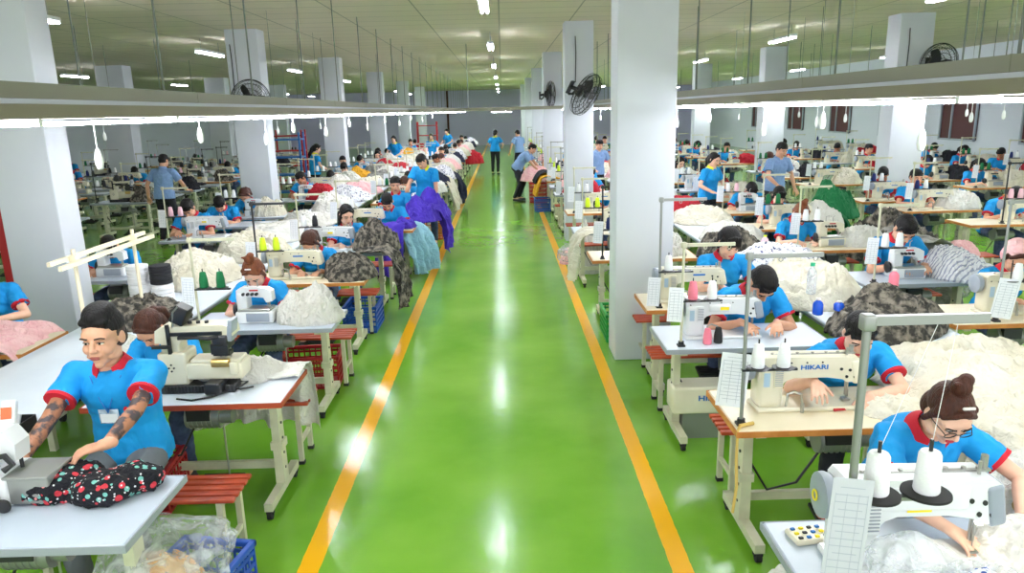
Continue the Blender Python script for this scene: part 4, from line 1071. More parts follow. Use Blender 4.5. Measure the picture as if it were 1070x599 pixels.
m = MB(); m.mi(0).rbox((.03, -.0, .40), (.055, .035, .10), .008, rot=(-25, 0, 12)); m.mi(1).box((.032, -.025, .405), (.04, .004, .05), (-25, 0, 12)); m.build('control_box', ['white_enamel', 'orange_screen'], r)
tag(r, 'white overlock machine with metal scrap box at the left edge of the photo', 'sewing machine', 'sewing machines')
r = empty('thread_box', (-2.66, 3.62, .75)); m = MB(); m.box((0, 0, .005), (.2, .14, .01))
for c_, z_ in (((0, -.07, .035), (.2, .008, .07)), ((0, .07, .035), (.2, .008, .07)), ((-.1, 0, .035), (.008, .14, .07)), ((.1, 0, .035), (.008, .14, .07))): m.box(c_, z_)
m.build('box_wall', 'black_plastic', r, False); m = MB(); m.rbox((-.03, 0, .05), (.08, .09, .06), .01, rot=(10, 0, 20)); m.cyl((.04, -.02, .02), (.05, .01, .10), .02); m.build('box_contents', 'white_enamel', r)
tag(r, 'small black box of parts on the long white table behind the tattooed man', 'box')
# the black floral garment under his hands
fl = MB(); fl.ell((-.08, .0, .05), (.15, .11, .075)); fl.ell((.15, -.03, .045), (.14, .11, .075)); fl.ell((.26, .05, .05), (.12, .09, .07)); fl.ell((-.02, .07, .05), (.13, .08, .08)); fl.ell((.03, 0, .02), (.12, .09, .03))
fme = fuse(fl, 'garment', 'cloth_floral', .008, 2)
N_ = [(v.co.copy(), v.normal.copy()) for v in fme.vertices]; out = []
for c_, n_ in N_:
    q = c_*11; rd = 1-abs(noise.noise(q))*2; rd2 = 1-abs(noise.noise(q*2.3))*2
    c_ += n_*(.014*(rd-.5)+.006*(rd2-.5)); out.extend((c_.x, c_.y, max(c_.z, .002)))
fme.vertices.foreach_set('co', out); fme.update(); o = link('garment', fme); o.location = (-1.93, 2.93, TT_); tag(o, 'black floral garment crumpled on the grey table under the man\'s hand', 'garment')
# basket and bag of scraps
bk = PC['blue'].place((-1.50, 2.98, 0), R(80), 'blue plastic basket on the floor by the front left table', 'basket', 'plastic crates', (1, 1, 1.1))
o = link('fabric_scraps', heap_mesh(5, .19, .21, .30, 'tan_scrap', fold=1.4)); o.location = (-1.60, 2.98, .03); o.scale = (1.15, 1.15, 1.1); tag(o, 'orange and tan cloth scraps inside the clear plastic bag', 'fabric')
o = link('plastic_bag', bag_mesh(8, .30, .30, .57, 'clear_bag')); o.location = (-1.60, 2.98, .02); tag(o, 'clear plastic bag of scraps standing at the blue basket, front left', 'bag')

# ------------------------------------------------------------------ left aisle row
ox = -2.47
station(LA, 1, ox, 3.94, 'red', 'multi', None, stand=None, mx=.62, n=1)
q_ = PM['multi'].root
wm1 = PP['f3'].place((ox+.2, 4.78, 0), 0, 'woman in blue behind the cream multi needle machine, face half hidden', 'person', 'sewing workers', .98)
PB['b'].place((ox, 4.62, 0), 0, 'slatted bench under the woman at the multi needle machine', 'bench', 'benches')
o = link('fabric', drape_mesh(21, .95, [(-.14, 0), (0, .012), (.10, .02), (.16, .0), (.20, -.1), (.22, -.28), (.23, -.48)], 'cloth_white', .045)); o.rotation_euler.z = R(90); o.location = (-1.78, 4.44, .756)
tag(o, 'white cloth hanging off the back of the red-edged table by the walkway', 'fabric', 'hanging cloths')
heap('white', 0, -1.72, 4.34, .748, .4, (.6, .42, .6), 'small white cloth pile at the back of the red-edged table', 'fabric')
cb = MB().tube([(-1.95, 4.02, .754), (-1.85, 3.99, .754), (-1.75, 4.03, .756), (-1.68, 4.12, .758), (-1.62, 4.16, .77), (-1.60, 4.22, .775), (-1.64, 4.22, .78), (-1.66, 4.15, .765), (-1.61, 4.12, .765), (-1.55, 4.17, .76)], .006, 8).build('cable', 'black_plastic')
tag(cb, 'black cable looped on the red-edged white table', 'cable')
station(LA, 2, -2.51, 5.42, 'grey', 'over', 'f2', px=.42, stand='s', cones=('green', 'green'), fab=('white', 1, .94, (.62, .66, 1.0)), mx=.5)
station(LA, 3, -2.55, 6.98, 'wood', 'lockb', 'f3', px=.55, stand='d', cones=('yellow', 'yellow'), fab=('camo', 0, .96, (.66, .8, .9)), mx=.42)
station(LA, 4, -2.55, 8.5, 'white', 'lockw', 'f4', px=.55, stand='s', cones=('white', 'black'), fab=('camo', 1, .98, (.6, .85, 1.15)), mx=.45)
def drape(seed, x, y, W, path, m, label, fold=.04, rz=0, z=.76):
    o = link('fabric', drape_mesh(seed, W, path, m, fold)); o.location = (x, y, z); o.rotation_euler.z = rz; return tag(o, label, 'fabric', 'hanging cloths')
P1 = [(-.35, .02), (-.1, .08), (0, .06), (.06, -.02), (.10, -.2), (.12, -.45), (.14, -.62)]
drape(31, -1.38, 8.42, .62, P1, 'cloth_camo', 'dark camouflage cloth falling off the table towards the walkway', .05)
station(LA, 5, -2.45, 10.15, 'wood', 'lockb', 'm1', px=.75, stand='s', cones=('white', 'white'), mx=.45)
PP['m3'].place((-1.78, 12.15, 0), 0, 'young man facing the camera behind the worker at the purple cloth', 'person', 'sewing workers', 1.03)
heap('purple', 0, -1.36, 11.75, .66, .3, (.72, 1.0, 1.25), 'big heap of purple cloth on the table beside the walkway')
heap('purple', 0, -1.28, 12.45, .62, 2.1, (.75, 1.0, 1.55), 'second heap of purple cloth, nearer the standing man')
heap('purple', 0, -1.45, 10.45, .75, 1, (.42, .5, .5), 'small purple cloth pile under the hands of the worker at the walkway')
drape(41, -1.62, 10.14, .42, P1, 'cloth_purple', 'purple cloth hanging from the table corner by the walkway', .05, R(-90))
drape(42, -1.36, 10.5, .7, [(-.35, -.02), (-.1, .0), (.0, -.02), (.10, -.12), (.14, -.35), (.16, -.5), (.2, -.68)], 'cloth_lightblue', 'pale blue cloth hanging to the floor under the purple heap', .06, R(-25))
drape(43, -1.12, 12.1, .9, P1, 'cloth_purple', 'wide purple cloth hanging beside the walkway, farther back', .06)
station(LA, 6, -2.45, 13.4, 'wood', 'overc', 'f3', px=.6, stand='s', cones=('white', 'green'), fab=('print', 0, .9, (.7, .8, .6)))
# standing man with the yellow collar
yl = human(P=(0, 0, .92), lean=6, bend=16, hp=(38, 0, -28), hands=((-.34, -.28, .90), (.16, -.22, .80)), hdir=((-.3, -.7, -.6), (0, -.3, -1)), feet=((-.10, .02, .07), (.12, -.05, .07)), collar='collar_yellow', pants='jeans', twist=-14, poles=((-.8, .5, -.3), (.9, .4, -.2)), voxel=.0062)
PY = Proto(yl); PY.place((-1.38, 13.05, 0), 0, 'standing man in blue shirt with yellow collar leaning over the purple cloth', 'person', 'standing people', 1.02)
PC['orange'].place((-1.36, 13.9, 0), R(90), 'orange crate on the floor beside the walkway behind the standing man', 'crate', 'plastic crates')
PC['blue'].place((-1.62, 7.95, 0), R(90), 'blue plastic crate on the floor beside the bench, left of the walkway', 'crate', 'plastic crates')
PC['red'].place((-1.76, 6.22, 0), R(4), 'dark red plastic crate under the bench behind the white cloth pile', 'crate', 'plastic crates')
for i, y in enumerate((14.9, 16.4, 17.9, 19.4, 20.9, 22.4, 24, 25.6, 27.4, 29.4, 31.5, 34, 37)):
    n = 7+i
    station(LA, n, -2.45, y, rn.choice(('wood', 'white', 'wood')), rn.choice(('lockb', 'over', 'overc')), ('m2', 'f1', 'm1', 'm4', 'f3', 'm3')[i % 6], px=rn.uniform(.45, .8), stand='s' if y < 24 else None, fab=(('white', 2), ('navy', 0), ('print', 0), ('cream', 1), ('pink', 0))[i % 5]+(.9, (.8, .9, 1.1)), prot=rn.uniform(-.3, .3))
drape(44, -1.3, 17.2, 1.2, P1, 'cloth_cream', 'cream cloth hanging at the walkway edge far down the left aisle row', .06)
drape(45, -1.22, 18.6, 1.0, P1, 'cloth_navy', 'navy cloth hanging at the walkway edge far down the left aisle row', .06)

# centre table of the left line: cone stacks, heaps
def stack(x, y, seq, label):
    for k, c in enumerate(seq):
        o = link('thread_cone', STK[c]); o.location = (x, y, .75+k*.085); tag(o, '%s, %s' % (label, ('bottom of the stack', 'second from the bottom', 'third from the bottom', 'top of the stack')[k]), 'thread spool', 'stacked spools')
STK = {c: MB().lathe((0, 0, 0), [(.08, 0), (.093, .004), (.094, .03), (.088, .034), (.094, .038), (.094, .06), (.088, .063), (.093, .067), (.09, .083), (.02, .084)], n=26).mesh('thread_spool', 'thread_'+c) for c in ('white', 'black')}
stack(-3.30, 6.42, ('white',)*4, 'wide white spool in the left stack on the centre table')
stack(-3.09, 6.40, ('white', 'white', 'black', 'black'), 'wide spool in the right stack on the centre table')
heap('camo', 0, -2.98, 5.75, .75, 0, (.85, 1.0, .8), 'dark patterned cloth pile right behind the tattooed man\'s head')
heap('white', 2, -2.80, 5.05, .75, 1, (.34, .5, .35), 'small white cloth pile on the long table behind the tattooed man')
heap('cream', 0, -3.15, 7.25, .75, 0, (.95, 1.35, 1.0), 'cream white cloth mound behind the spool stacks')
heap('cream', 1, -2.95, 8.45, .75, 1, (.9, 1.6, 1.0), 'cream white cloth mound left of the bun-haired woman')
heap('white', 0, -3.05, 9.7, .75, 2, (.9, 1.7, .85), 'white cloth mound on the centre table, third mound back')
heap('white', 1, -3.0, 11.1, .75, .5, (.9, 1.7, .75), 'white cloth mound on the centre table, fourth mound back')
for i, (c, k, y) in enumerate((('white', 2, 12.7), ('print', 0, 14.1), ('pink', 0, 15.2), ('cream', 2, 16.6), ('grey', 0, 18), ('white', 1, 19.5), ('red', 0, 21), ('white', 0, 22.6), ('cream', 1, 24.5), ('white', 2, 26.5), ('pink', 0, 28.5), ('white', 1, 31))):
    heap(c, k, -3.0, y, .75, i, (.85, 1.4, .95), '%s cloth mound on the left centre table, %s mound back' % (DESC[c], ORD[4+i]))
# ------------------------------------------------------------------ second row on the left
bx = -4.72
PT['wood'].place((-4.62, 4.98, 0), 0, 'wood-edged table under the pink cloth at the left edge', 'table', 'sewing tables')
drape(51, -3.72, 5.26, .62, [(-.75, .03), (-.4, .07), (-.1, .05), (.12, .03), (.2, -.06), (.22, -.14)], 'cloth_pink', 'pale pink cloth spread over the wood-edged table at the left edge', .035)
drape(52, -4.1, 4.99, 1.0, [(-.28, .04), (-.08, .06), (0, .03), (.06, -.06), (.08, -.22), (.09, -.4)], 'cloth_pink', 'pale pink cloth falling over the front of the left edge table', .035, R(-90))
PP['f4'].place((-4.30, 5.98, 0), R(12), 'long-haired woman in blue at the left edge in front of the big column', 'person', 'sewing workers', 1.05)
PB['b'].place((-4.75, 5.9, 0), 0, 'slatted bench under the long-haired woman at the left edge', 'bench', 'benches')
PM['lockb'].place((-4.38, 5.25, TT_), 0, 'cream sewing machine beside the pink cloth at the left edge', 'sewing machine', 'sewing machines')
station(LB, 1, bx, 7.35, 'grey', 'over', 'm2', px=.45, stand='s', cones=('white', 'white'), n=1, ps=.98)
station(LB, 2, bx+.05, 9.75, 'grey', 'lockw', 'm1', px=.25, stand='s', cones=('palepink', 'palepink'), n=2, ps=1.03)
station(LB, 3, bx, 10.95, 'white', None, 'm2', px=.28, stand=None, n=3)
station(LB, 4, bx, 11.9, 'white', 'over', 'f3', px=.36, stand='s', n=4, fab=('cream', 0, .8, (.6, .7, 1)))
for i, y in enumerate((14.2, 15.7, 17.2, 18.7, 20.6, 22.2, 23.8, 25.4, 28.2, 30.2, 32.5)):
    n = 5+i
    station(LB, n, bx+rn.uniform(.1, .3), y, rn.choice(('wood', 'white', 'grey')), rn.choice(('lockb', 'over', 'overc', 'lockw')), ('m4', 'm2', 'f1', 'm3', 'm1', 'f4')[i % 6], px=rn.uniform(.35, .8), stand='s' if y < 24 else None, fab=(('red', 0), ('white', 2), ('white', 0), ('yellow', 0), ('grey', 0))[i % 5]+(.85, (.8, .9, 1.1)), prot=rn.uniform(-.3, .3))
# far left bays: machines, few people
for row, x0, ys in (('third left row', -7.0, (9.6, 10.8, 12.0, 14.6, 15.7, 16.8, 17.9, 19, 20.1, 21.2, 22.6, 24.4, 26.4, 28.6)), ('fourth left row', -9.0, (9.9, 11, 12.1, 13.2, 14.3, 15.4, 16.5, 17.6, 18.8, 20.2, 21.6, 23, 24.6, 26.4, 28.5)), ('fifth left row', -11.4, (11, 12.1, 13.2, 14.3, 15.4, 16.5, 17.6, 18.8, 20, 22, 24, 26)), ('far left row', -13.8, (12.6, 13.8, 15, 16.2, 17.4, 18.6, 20, 22, 24))):
    for i, y in enumerate(ys):
        station(row, i, x0-1.2+rn.uniform(-.1, .1), y, rn.choice(('grey', 'grey', 'wood')), rn.choice(('lockb', 'over', 'overc', 'multi', 'over')), ('m2' if i == 8 else None), stand=rn.choice(('d', 'd', 'g', 's')), cones=(rn.choice(('white', 'navy', 'black', 'green')), rn.choice(('white', 'palepink', 'black'))), sheet=False, n=i, bench=None, fab=((rn.choice(('camo', 'black', 'grey', 'camo')), 0, .9, (.6, .7, 1.1)) if i % 2 == 1 else None))
# manager in grey-blue, seen from behind
mg = human(P=(0, 0, .92), lean=4, bend=8, hp=(20, 0, 0), hands=((-.24, -.36, .98), (.36, -.08, .88)), hdir=((-.3, -1, -.1), (.2, -.5, -.8)), feet=((-.11, 0, .07), (.12, .02, .07)), shirt='shirt_greyblue', collar='shirt_greyblue', pants='dark_trousers', voxel=.0065)
PG = Proto(mg); PG.place((-6.45, 13.95, 0), R(175), 'man in pale blue shirt standing with his back turned in the left bay', 'person', 'standing people', 1.03)
# tall standing people far back on the left
st = {}
st['a'] = Proto(human(P=(0, 0, .92), lean=3, bend=6, hp=(20, 0, 0), hands=((-.2, -.25, 1.0), (.2, -.25, 1.0)), feet=((-.1, 0, .07), (.1, .02, .07)), female=True, hair='ponytail', pants='dark_trousers', collar='collar_yellow', skin='skin_light', voxel=.0075))
st['b'] = Proto(human(P=(0, 0, .90), lean=34, bend=16, hp=(30, 0, 0), hands=((-.15, -.62, .80), (.15, -.62, .80)), feet=((-.1, .05, .07), (.12, -.02, .07)), shirt='shirt_greyblue', collar='shirt_greyblue', pants='dark_trousers', voxel=.0075))
st['a'].place((-.28, 27.8, 0), R(165), 'person in blue top and dark trousers standing at the far end of the walkway', 'person', 'standing people', 1.02)
PG.place((.62, 27.0, 0), R(-150), 'man in pale blue shirt standing at the far end of the walkway', 'person', 'standing people')
st['b'].place((.38, 19.4, 0), R(75), 'person in light blue shirt bending over pink cloth far down the walkway', 'person', 'standing people', 1.0)
st['a'].place((-4.9, 19.2, 0), R(120), 'woman in blue standing with her back turned by the left far columns', 'person', 'standing people')
for i, (x, y) in enumerate(((-2.5, 26.3), (-3.6, 25.0), (-2.4, 33.2))):
    st['a'].place((x, y, 0), R(-20*i), 'small standing figure in blue far down the left aisle row, %s from the front' % ORD[i], 'person', 'standing people')
# things standing against the back wall
def rack(x, y, m, label):
    r = empty('storage_rack', (x, y, 0)); b_ = MB()
    for sx_ in (-.5, .5):
        for sy_ in (-.25, .25): b_.box((sx_, sy_, .95), (.05, .05, 1.9))
    b_.build('frame', m, r, False); q = MB()
    for z in (.2, .7, 1.2, 1.7): q.box((0, 0, z), (1.05, .55, .04))
    q.build('shelf', m, r, False)
    tag(r, label, 'rack', 'storage racks'); return r
rack(-3.9, 38.9, 'cabinet_red', 'red storage rack at the far end of the left aisle row')
rack(-6.3, 21.5, 'logo_blue', 'dark blue storage rack behind the left columns')
rack(-7.3, 25.5, 'cabinet_red', 'red storage rack far back in the left bay')
cbn = MB().rbox((0, 0, .9), (.7, .4, 1.8), .02).build('cabinet', 'cabinet_red'); cbn.location = (-5.6, 8.7, 0); tag(cbn, 'dark red cabinet standing behind the big left column', 'cabinet')

# double post cream frame over the long table, front left
r = empty('thread_stand', (-2.93, 4.89, .75)); MB().cyl((0, 0, 0), (0, 0, .76), .014, n=10).build('pole', 'cream_laminate', r); MB().cyl((-.02, .85, 0), (-.02, .85, .76), .014, n=10).build('pole', 'cream_laminate', r)
m = MB(); m.box((-.035, .42, .70), (.022, 1.3, .03)); m.box((.035, .42, .67), (.022, 1.3, .03)); m.rbox((0, 0, .69), (.05, .05, .06), .008); m.rbox((-.02, .85, .69), (.05, .05, .06), .008); m.build('top_bar', 'cream_laminate', r)
tag(r, 'cream thread frame on two posts standing on the long table, behind the tattooed man', 'thread stand', 'thread stands')
PC['red'].place((-2.35, 4.18, 0), R(5), 'dark red crate on the floor behind the tattooed man', 'crate', 'plastic crates')

# ------------------------------------------------------------------ right aisle row, front station
rx = .985
PT['grey'].used and None
PT['grey'].place((rx, 2.0, 0), 0, 'grey-white table in the front right corner, under the white sewing machine', 'table', 'sewing tables')
M0 = Proto(make_lockstitch('white_enamel', True, None)); M0.place((1.40, 2.28, TT_), 0, 'white sewing machine with grey hand wheel at the front right', 'sewing machine', 'sewing machines', (1.04, 1.1, 1.22))
m0 = M0.root
MB().box((-.01, -.0605, .20), (.08, .003, .014)).build('sticker', 'sticker_yellow', m0, False)
MB().rbox((.0, -.061, .235), (.30, .008, .07), .004).build('side_cover', 'white_enamel', m0)
l = MB(); l.torus((-.331, 0, .225), .015, .003, (1, 0, 0), 18, 5); l.build('wheel_emblem', 'sticker_yellow', m0)
MB().cyl((.215, -.03, .15), (.215, -.03, .135), .012, n=12).build('work_light', 'led_glow', m0)
# its thread stand with wide black discs
r = empty('thread_stand', (1.055, 2.03, TT_+.055)); MB().cyl((0, 0, -.02), (.0, 0, .93), .0125, n=12).build('pole', 'grey_steel', r)
m = MB(); m.box((.17, 0, .925), (.37, .022, .028)); m.rbox((0, 0, .92), (.04, .04, .05), .008); m.build('top_arm', 'grey_steel', r)
m = MB(); m.box((.13, .02, .335), (.34, .024, .012))
m.build('cone_tray', 'grey_steel', r)
for x in (.085, .245):
    MB().lathe((x, .02, .342), [(.066, 0), (.074, .004), (.073, .012), (.06, .014), (.03, .014)], n=32).build('tray_disc', 'black_rubber', r); MB().cyl((x, .02, .34), (x, .02, .53), .006, n=8).build('spool_pin', 'dark_steel', r)
MB().tube([(.245, .02, .50), (.28, .02, .9)], .0012, 4).build('thread', 'thread_white', r); MB().tube([(.085, .02, .50), (.22, .02, .9)], .0012, 4).build('thread', 'thread_white', r)
tag(r, 'grey metal thread stand with two black discs at the front right', 'thread stand', 'thread stands')
for x, s_ in ((.085, 'left'), (.245, 'right')):
    o = link('thread_cone', MB().lathe((0, 0, 0), [(.036, 0), (.039, .006), (.033, .125), (.028, .135), (.008, .136)], n=24).mesh('thread_cone', 'thread_white')); o.location = (1.055+x, 2.05, TT_+.411); tag(o, '%s of the two large white thread cones on black discs, front right' % s_, 'thread cone', 'thread cones')
o = link('instruction_sheet', SHEET_G); o.location = (1.03, 1.99, TT_+.30); o.scale = (.8, 1, 1.25); o.rotation_euler = (R(-4), R(4), R(-8)); tag(o, 'large grey-white form sheet hanging in front of the nearest sewing machine', 'paper', 'paper sheets')
# woman with hair bun and glasses
w0 = human(female=True, hair='bun', hairmat='hair_brown', skin='skin_light', glasses=True, P=(0, 0, .64), lean=14, bend=24, hp=(38, 0, 0), hands=((-.12, -.56, .82), (.20, -.50, .81)), hdir=((.45, -1, -.2), (-.7, -.8, -.1)),
           feet=((-.13, -.42, .07), (.13, -.36, .07)), lipm='lips_red', voxel=.0048, poles=((-.8, .4, -.5), (1.2, .2, -.3)))
w0.location = (1.72, 2.93, 0); w0.scale = (1.0,)*3; tag(w0, 'woman with brown hair bun and glasses bent over the white machine, front right', 'person', 'sewing workers')
br_ = MB().torus((0, 0, 0), .030, .004, (.6, .8, 0), 20, 6).build('bracelet', 'gold', w0); br_.location = (.27, -.40, .80)
PB['s'].place((1.45, 2.82, 0), 0, 'short slatted bench under the woman with the bun, front right', 'bench', 'benches')
# control pad, bags and cloth on that table
r = empty('control_pad', (1.12, 2.44, TT_)); r.rotation_euler.z = R(8); MB().rbox((0, 0, .012), (.15, .10, .022), .012).build('case', 'cream_enamel', r)
m = MB()
for i in range(4):
    for j in range(3):
        m.mi((i+j*2) % 3).rbox((-.05+.033*i, -.03+.03*j, .026), (.018, .014, .008), .004)
m.build('button', ['dark_steel', 'logo_blue', 'sticker_yellow'], r); tag(r, 'small cream control pad with buttons beside the nearest white sewing machine', 'control pad')
o = link('plastic_bag', bag_mesh(3, .15, .09, .24, 'clear_bag')); o.location = (1.30, 2.08, TT_); tag(o, 'crumpled clear plastic bag leaning on the nearest sewing machine', 'bag')
o = link('plastic_bag', bag_mesh(13, .13, .10, .09, 'clear_bag')); o.location = (1.55, 2.10, TT_); tag(o, 'flat clear bag of blue printed pieces at the front right', 'bag')
o = link('fabric_scraps', heap_mesh(19, .12, .085, .065, 'bead_print', fold=.8)); o.location = (1.55, 2.10, TT_); tag(o, 'blue and white printed pieces inside the flat clear bag', 'fabric')
o = link('fabric_scraps', heap_mesh(20, .11, .06, .05, 'bead_print', fold=.8)); o.location = (1.30, 2.08, TT_); tag(o, 'blue and white printed pieces inside the crumpled bag', 'fabric')
o = link('garment', heap_mesh(44, .34, .30, .12, 'cloth_white', nr=44, nt=150)); o.location = (1.98, 2.22, TT_); tag(o, 'white garment being sewn, lying right of the nearest machine', 'garment')
o = link('fabric_pile', heap_mesh(46, .30, .26, .36, 'cloth_white', flat=5, nr=40)); o.location = (1.22, 2.66, 0); tag(o, 'white cloth bundle on the floor behind the front right table', 'fabric', 'fabric piles')
# big white mound to the right
o = link('fabric_pile', heap_mesh(61, .66, 1.15, .20, 'cloth_cream', nr=70, nt=210, lump=.3)); o.location = (2.78, 3.5, .74); tag(o, 'very large mound of cream white cloth at the right edge', 'fabric', 'fabric piles')
o = link('fabric_pile', heap_mesh(62, .50, .5, .15, 'cloth_white', nr=50, nt=160)); o.location = (2.46, 2.55, .74); tag(o, 'white cloth mound beside the bun-haired woman\'s arm', 'fabric', 'fabric piles')
drape(63, 2.26, 3.1, 1.5, [(.35, .05), (.15, .05), (.04, .02), (-.03, -.08), (-.05, -.25), (-.06, -.5)], 'cloth_cream', 'cream white cloth hanging from the mound behind the bun-haired woman', .05)

# ------------------------------------------------------------------ second station: wood edged table, HIKARI machine
PT['wood'].place((1.15, 3.38, 0), 0, 'wide wood-edged table with the cream machine, second from the front on the right', 'table', 'sewing tables', (1.08, 1, 1))
PM['lock'].place((1.60, 3.68, TT_), 0, 'cream sewing machine with blue lettering on the wood-edged table, right', 'sewing machine', 'sewing machines', 1.03)
r1 = PST['g'].place((1.19, 3.46, TT_), 0, 'grey thread stand on the wood-edged table, second from the front on the right', 'thread stand', 'thread stands')
for k, x in enumerate((.07, .2)): cone('white', 1.19+x, 3.46, TT_+.31, '%s white thread cone above the cream machine with blue lettering' % ('left', 'right')[k], 1.0)
o = link('instruction_sheet', SHEET_BIG); o.location = (1.185, 3.60, TT_+.19); o.rotation_euler = (0, R(5), R(-10)); tag(o, 'white paper sheet standing left of the cream machine with blue lettering', 'paper', 'paper sheets')
w1 = human(lean=16, bend=26, hp=(34, 0, -14), hands=((-.33, -.50, .90), (-.02, -.50, .80)), hdir=((-.1, -1, -.3), (-.55, -.9, -.1)), P=(0, 0, .57), feet=((-.15, -.40, .07), (.15, -.36, .07)), skin='skin_light', voxel=.0052, pants='dark_trousers', poles=((-.5, .5, -.7), (1.2, .1, -.2)), lipm='lips_red')
w1.location = (1.97, 4.16, 0); tag(w1, 'short-haired worker in blue leaning on the wood-edged table, hand on the machine', 'person', 'sewing workers')
PB['b'].place((1.26, 3.98, 0), 0, 'red-brown slatted bench behind the wood-edged table, right of the walkway', 'bench', 'benches')
o = link('garment', heap_mesh(47, .26, .16, .05, 'cloth_cream', fold=.8)); o.location = (2.08, 3.6, TT_); tag(o, 'cream garment lying flat under the needle of the lettered machine', 'garment')
rp = MB().tube([(1.17, 3.42, .755), (1.15, 3.385, .74), (1.145, 3.37, .6), (1.15, 3.36, .45), (1.14, 3.37, .3)], .008, 8); rp.tube([(1.17, 3.42, .76), (1.25, 3.45, .76)], .01, 8); tag(rp.build('rope', 'rope'), 'yellow cord tied at the corner of the wood-edged table', 'rope')
sc = MB(); sc.rbox((1.78, 3.60, .758), (.11, .018, .014), .004, rot=(0, 0, 10)); tag(sc.build('scissors', 'logo_red'), 'red handled snips lying on the wood-edged table', 'scissors')
# third station
station(RA, 2, 1.08, 4.68, 'white', 'lockw', 'm2', px=.74, stand='s', cones=('pink', 'white'), mx=.44, n=2, ps=1.04)
cone('pink', 1.38, 4.78, TT_, 'small pink thread cone on the white table beside the machine', .9)
cone('black', 1.46, 4.80, TT_, 'small black thread cone on the white table beside the machine', .9)
r = empty('motor_box', (1.40, 4.95, 0)); MB().rbox((.0, .0, .30), (.46, .22, .2), .02).build('case', 'cream_enamel', r); l = link('logo', text_mesh('HIKARI', .055, 'logo', 'logo_blue'), r); l.location = (.06, -.1125, .32); l.scale = (1.3, 1, 1)
MB().box((0, 0, .10), (.3, .16, .2)).build('base', 'grey_steel', r, False)
tag(r, 'cream motor box with blue lettering on the floor under the white table', 'motor')
station(RA, 3, 1.14, 5.68, 'wood', 'lockb', 'f1', px=.80, stand='g', cones=('white', None), mx=.42, n=3, ps=1.06)
PC['green'].place((1.20, 7.38, 0), R(90), 'green plastic crate behind the big right column', 'crate', 'plastic crates')
station(RA, 4, .95, 7.72, 'wood', 'over', None, stand='d', cones=('navy', 'navy'), fab=('white', 0, .8, (.6, .7, 1)), n=4, bench=None)
station(RA, 5, .93, 9.55, 'white', 'overc', 'm4', px=.95, stand='s', cones=('yellow', 'yellow'), fab=('cream', 1, .85, (.5, .7, .9)), n=5)
heap('white', 1, 1.22, 10.65, .0, 0, (.62, .9, 2.6), 'white cloth heap on the floor by the yellow line, right')
drape(71, .98, 9.3, .5, [(.35, .03), (.1, .05), (0, .02), (-.05, -.1), (-.07, -.35), (-.08, -.55)], 'cloth_cream', 'cream cloth hanging off the right aisle table behind the big column', .05)
o = link('plastic_bag', bag_mesh(31, .16, .16, .3, 'clear_bag')); o.location = (.98, 11.2, 0); tag(o, 'pink filled plastic bag on the floor beside the right yellow line', 'bag')
o = link('fabric_scraps', heap_mesh(33, .13, .13, .2, 'cloth_pink')); o.location = (.98, 11.2, 0); tag(o, 'pink scraps inside the bag beside the right yellow line', 'fabric')
station(RA, 6, 1.0, 11.4, 'wood', 'lockb', 'f3', px=.8, stand='s', n=6, fab=('white', 2, .9, (.6, .7, 1)))
for i, y in enumerate((14.0, 15.5, 16.8, 18.1, 20.7, 22.2, 23.8, 25.4, 28, 30, 32)):
    n = 7+i
    station(RA, n, 1.0, y, rn.choice(('wood', 'white')), rn.choice(('lockb', 'over', 'overc')), ('f1', 'm4', 'm1', None, 'm2')[i % 5], px=rn.uniform(.6, .9), stand='g' if i % 2 == 0 else 's', cones=(('green', 'green') if i == 0 else ('yellow', 'white')), fab=(('red', 0), ('pink', 0), ('white', 0), ('navy', 0), ('yellow', 0))[i % 5]+(.5, (.8, .9, 1.2)), n=n)
drape(72, .90, 17.3, 1.0, [(.4, .03), (.1, .1), (0, .06), (-.05, -.05), (-.09, -.2), (-.1, -.34)], 'cloth_yellow', 'yellow cloth hanging beside the right yellow line far back', .05)
drape(73, .86, 17.5, .9, [(.4, .08), (.1, .18), (0, .13), (-.06, .05), (-.1, -.1)], 'cloth_black', 'dark cloth lying over the yellow cloth far down the right row', .04)
PC['blue'].place((.92, 17.4, 0), R(90), 'blue crate beside the right yellow line far down the walkway', 'crate', 'plastic crates')
heap('pink', 0, .90, 19.2, .55, 0, (1, 1.2, 1.3), 'pink cloth pile at the bending person far down the walkway')
PC['red'].place((.9, 19.15, 0), R(90), 'red crate under the pink cloth far down the walkway', 'crate', 'plastic crates', (1.2, 1.2, 1.8))
heap('red', 0, -1.3, 30, .3, 0, (1, 1.4, 2), 'red cloth pile at the far left end of the walkway')

# ------------------------------------------------------------------ centre table of the right line
heap('camo', 1, 2.74, 5.0, .75, .6, (1.05, 1.0, 1.0), 'dark camouflage cloth pile between the right rows, near the striped cloth')
heap('cream', 2, 2.55, 5.95, .75, 1.2, (1.1, 1.3, 1.3), 'cream white mound beside the clear water bottles')
heap('print', 0, 2.66, 6.95, .75, .2, (1.15, 1.2, .9), 'white printed cloth pile behind the cream mound')
heap('camo', 0, 2.45, 7.7, .75, 0, (.85, 1.0, 1.2), 'dark camouflage cloth mound behind the woman with bangs')
for i, (c, k, y) in enumerate((('white', 0, 8.8), ('cream', 1, 10.2), ('red', 0, 11.6), ('white', 2, 12.9), ('print', 0, 14.3), ('white', 1, 15.8), ('pink', 0, 17.4), ('cream', 0, 19), ('red', 0, 21), ('white', 0, 23), ('cream', 2, 25), ('navy', 0, 27))):
    heap(c, k, 2.78, y, .75, i, (.8, 1.3, .8), '%s cloth mound on the right centre table, %s mound back' % (DESC[c], ORD[4+i]))
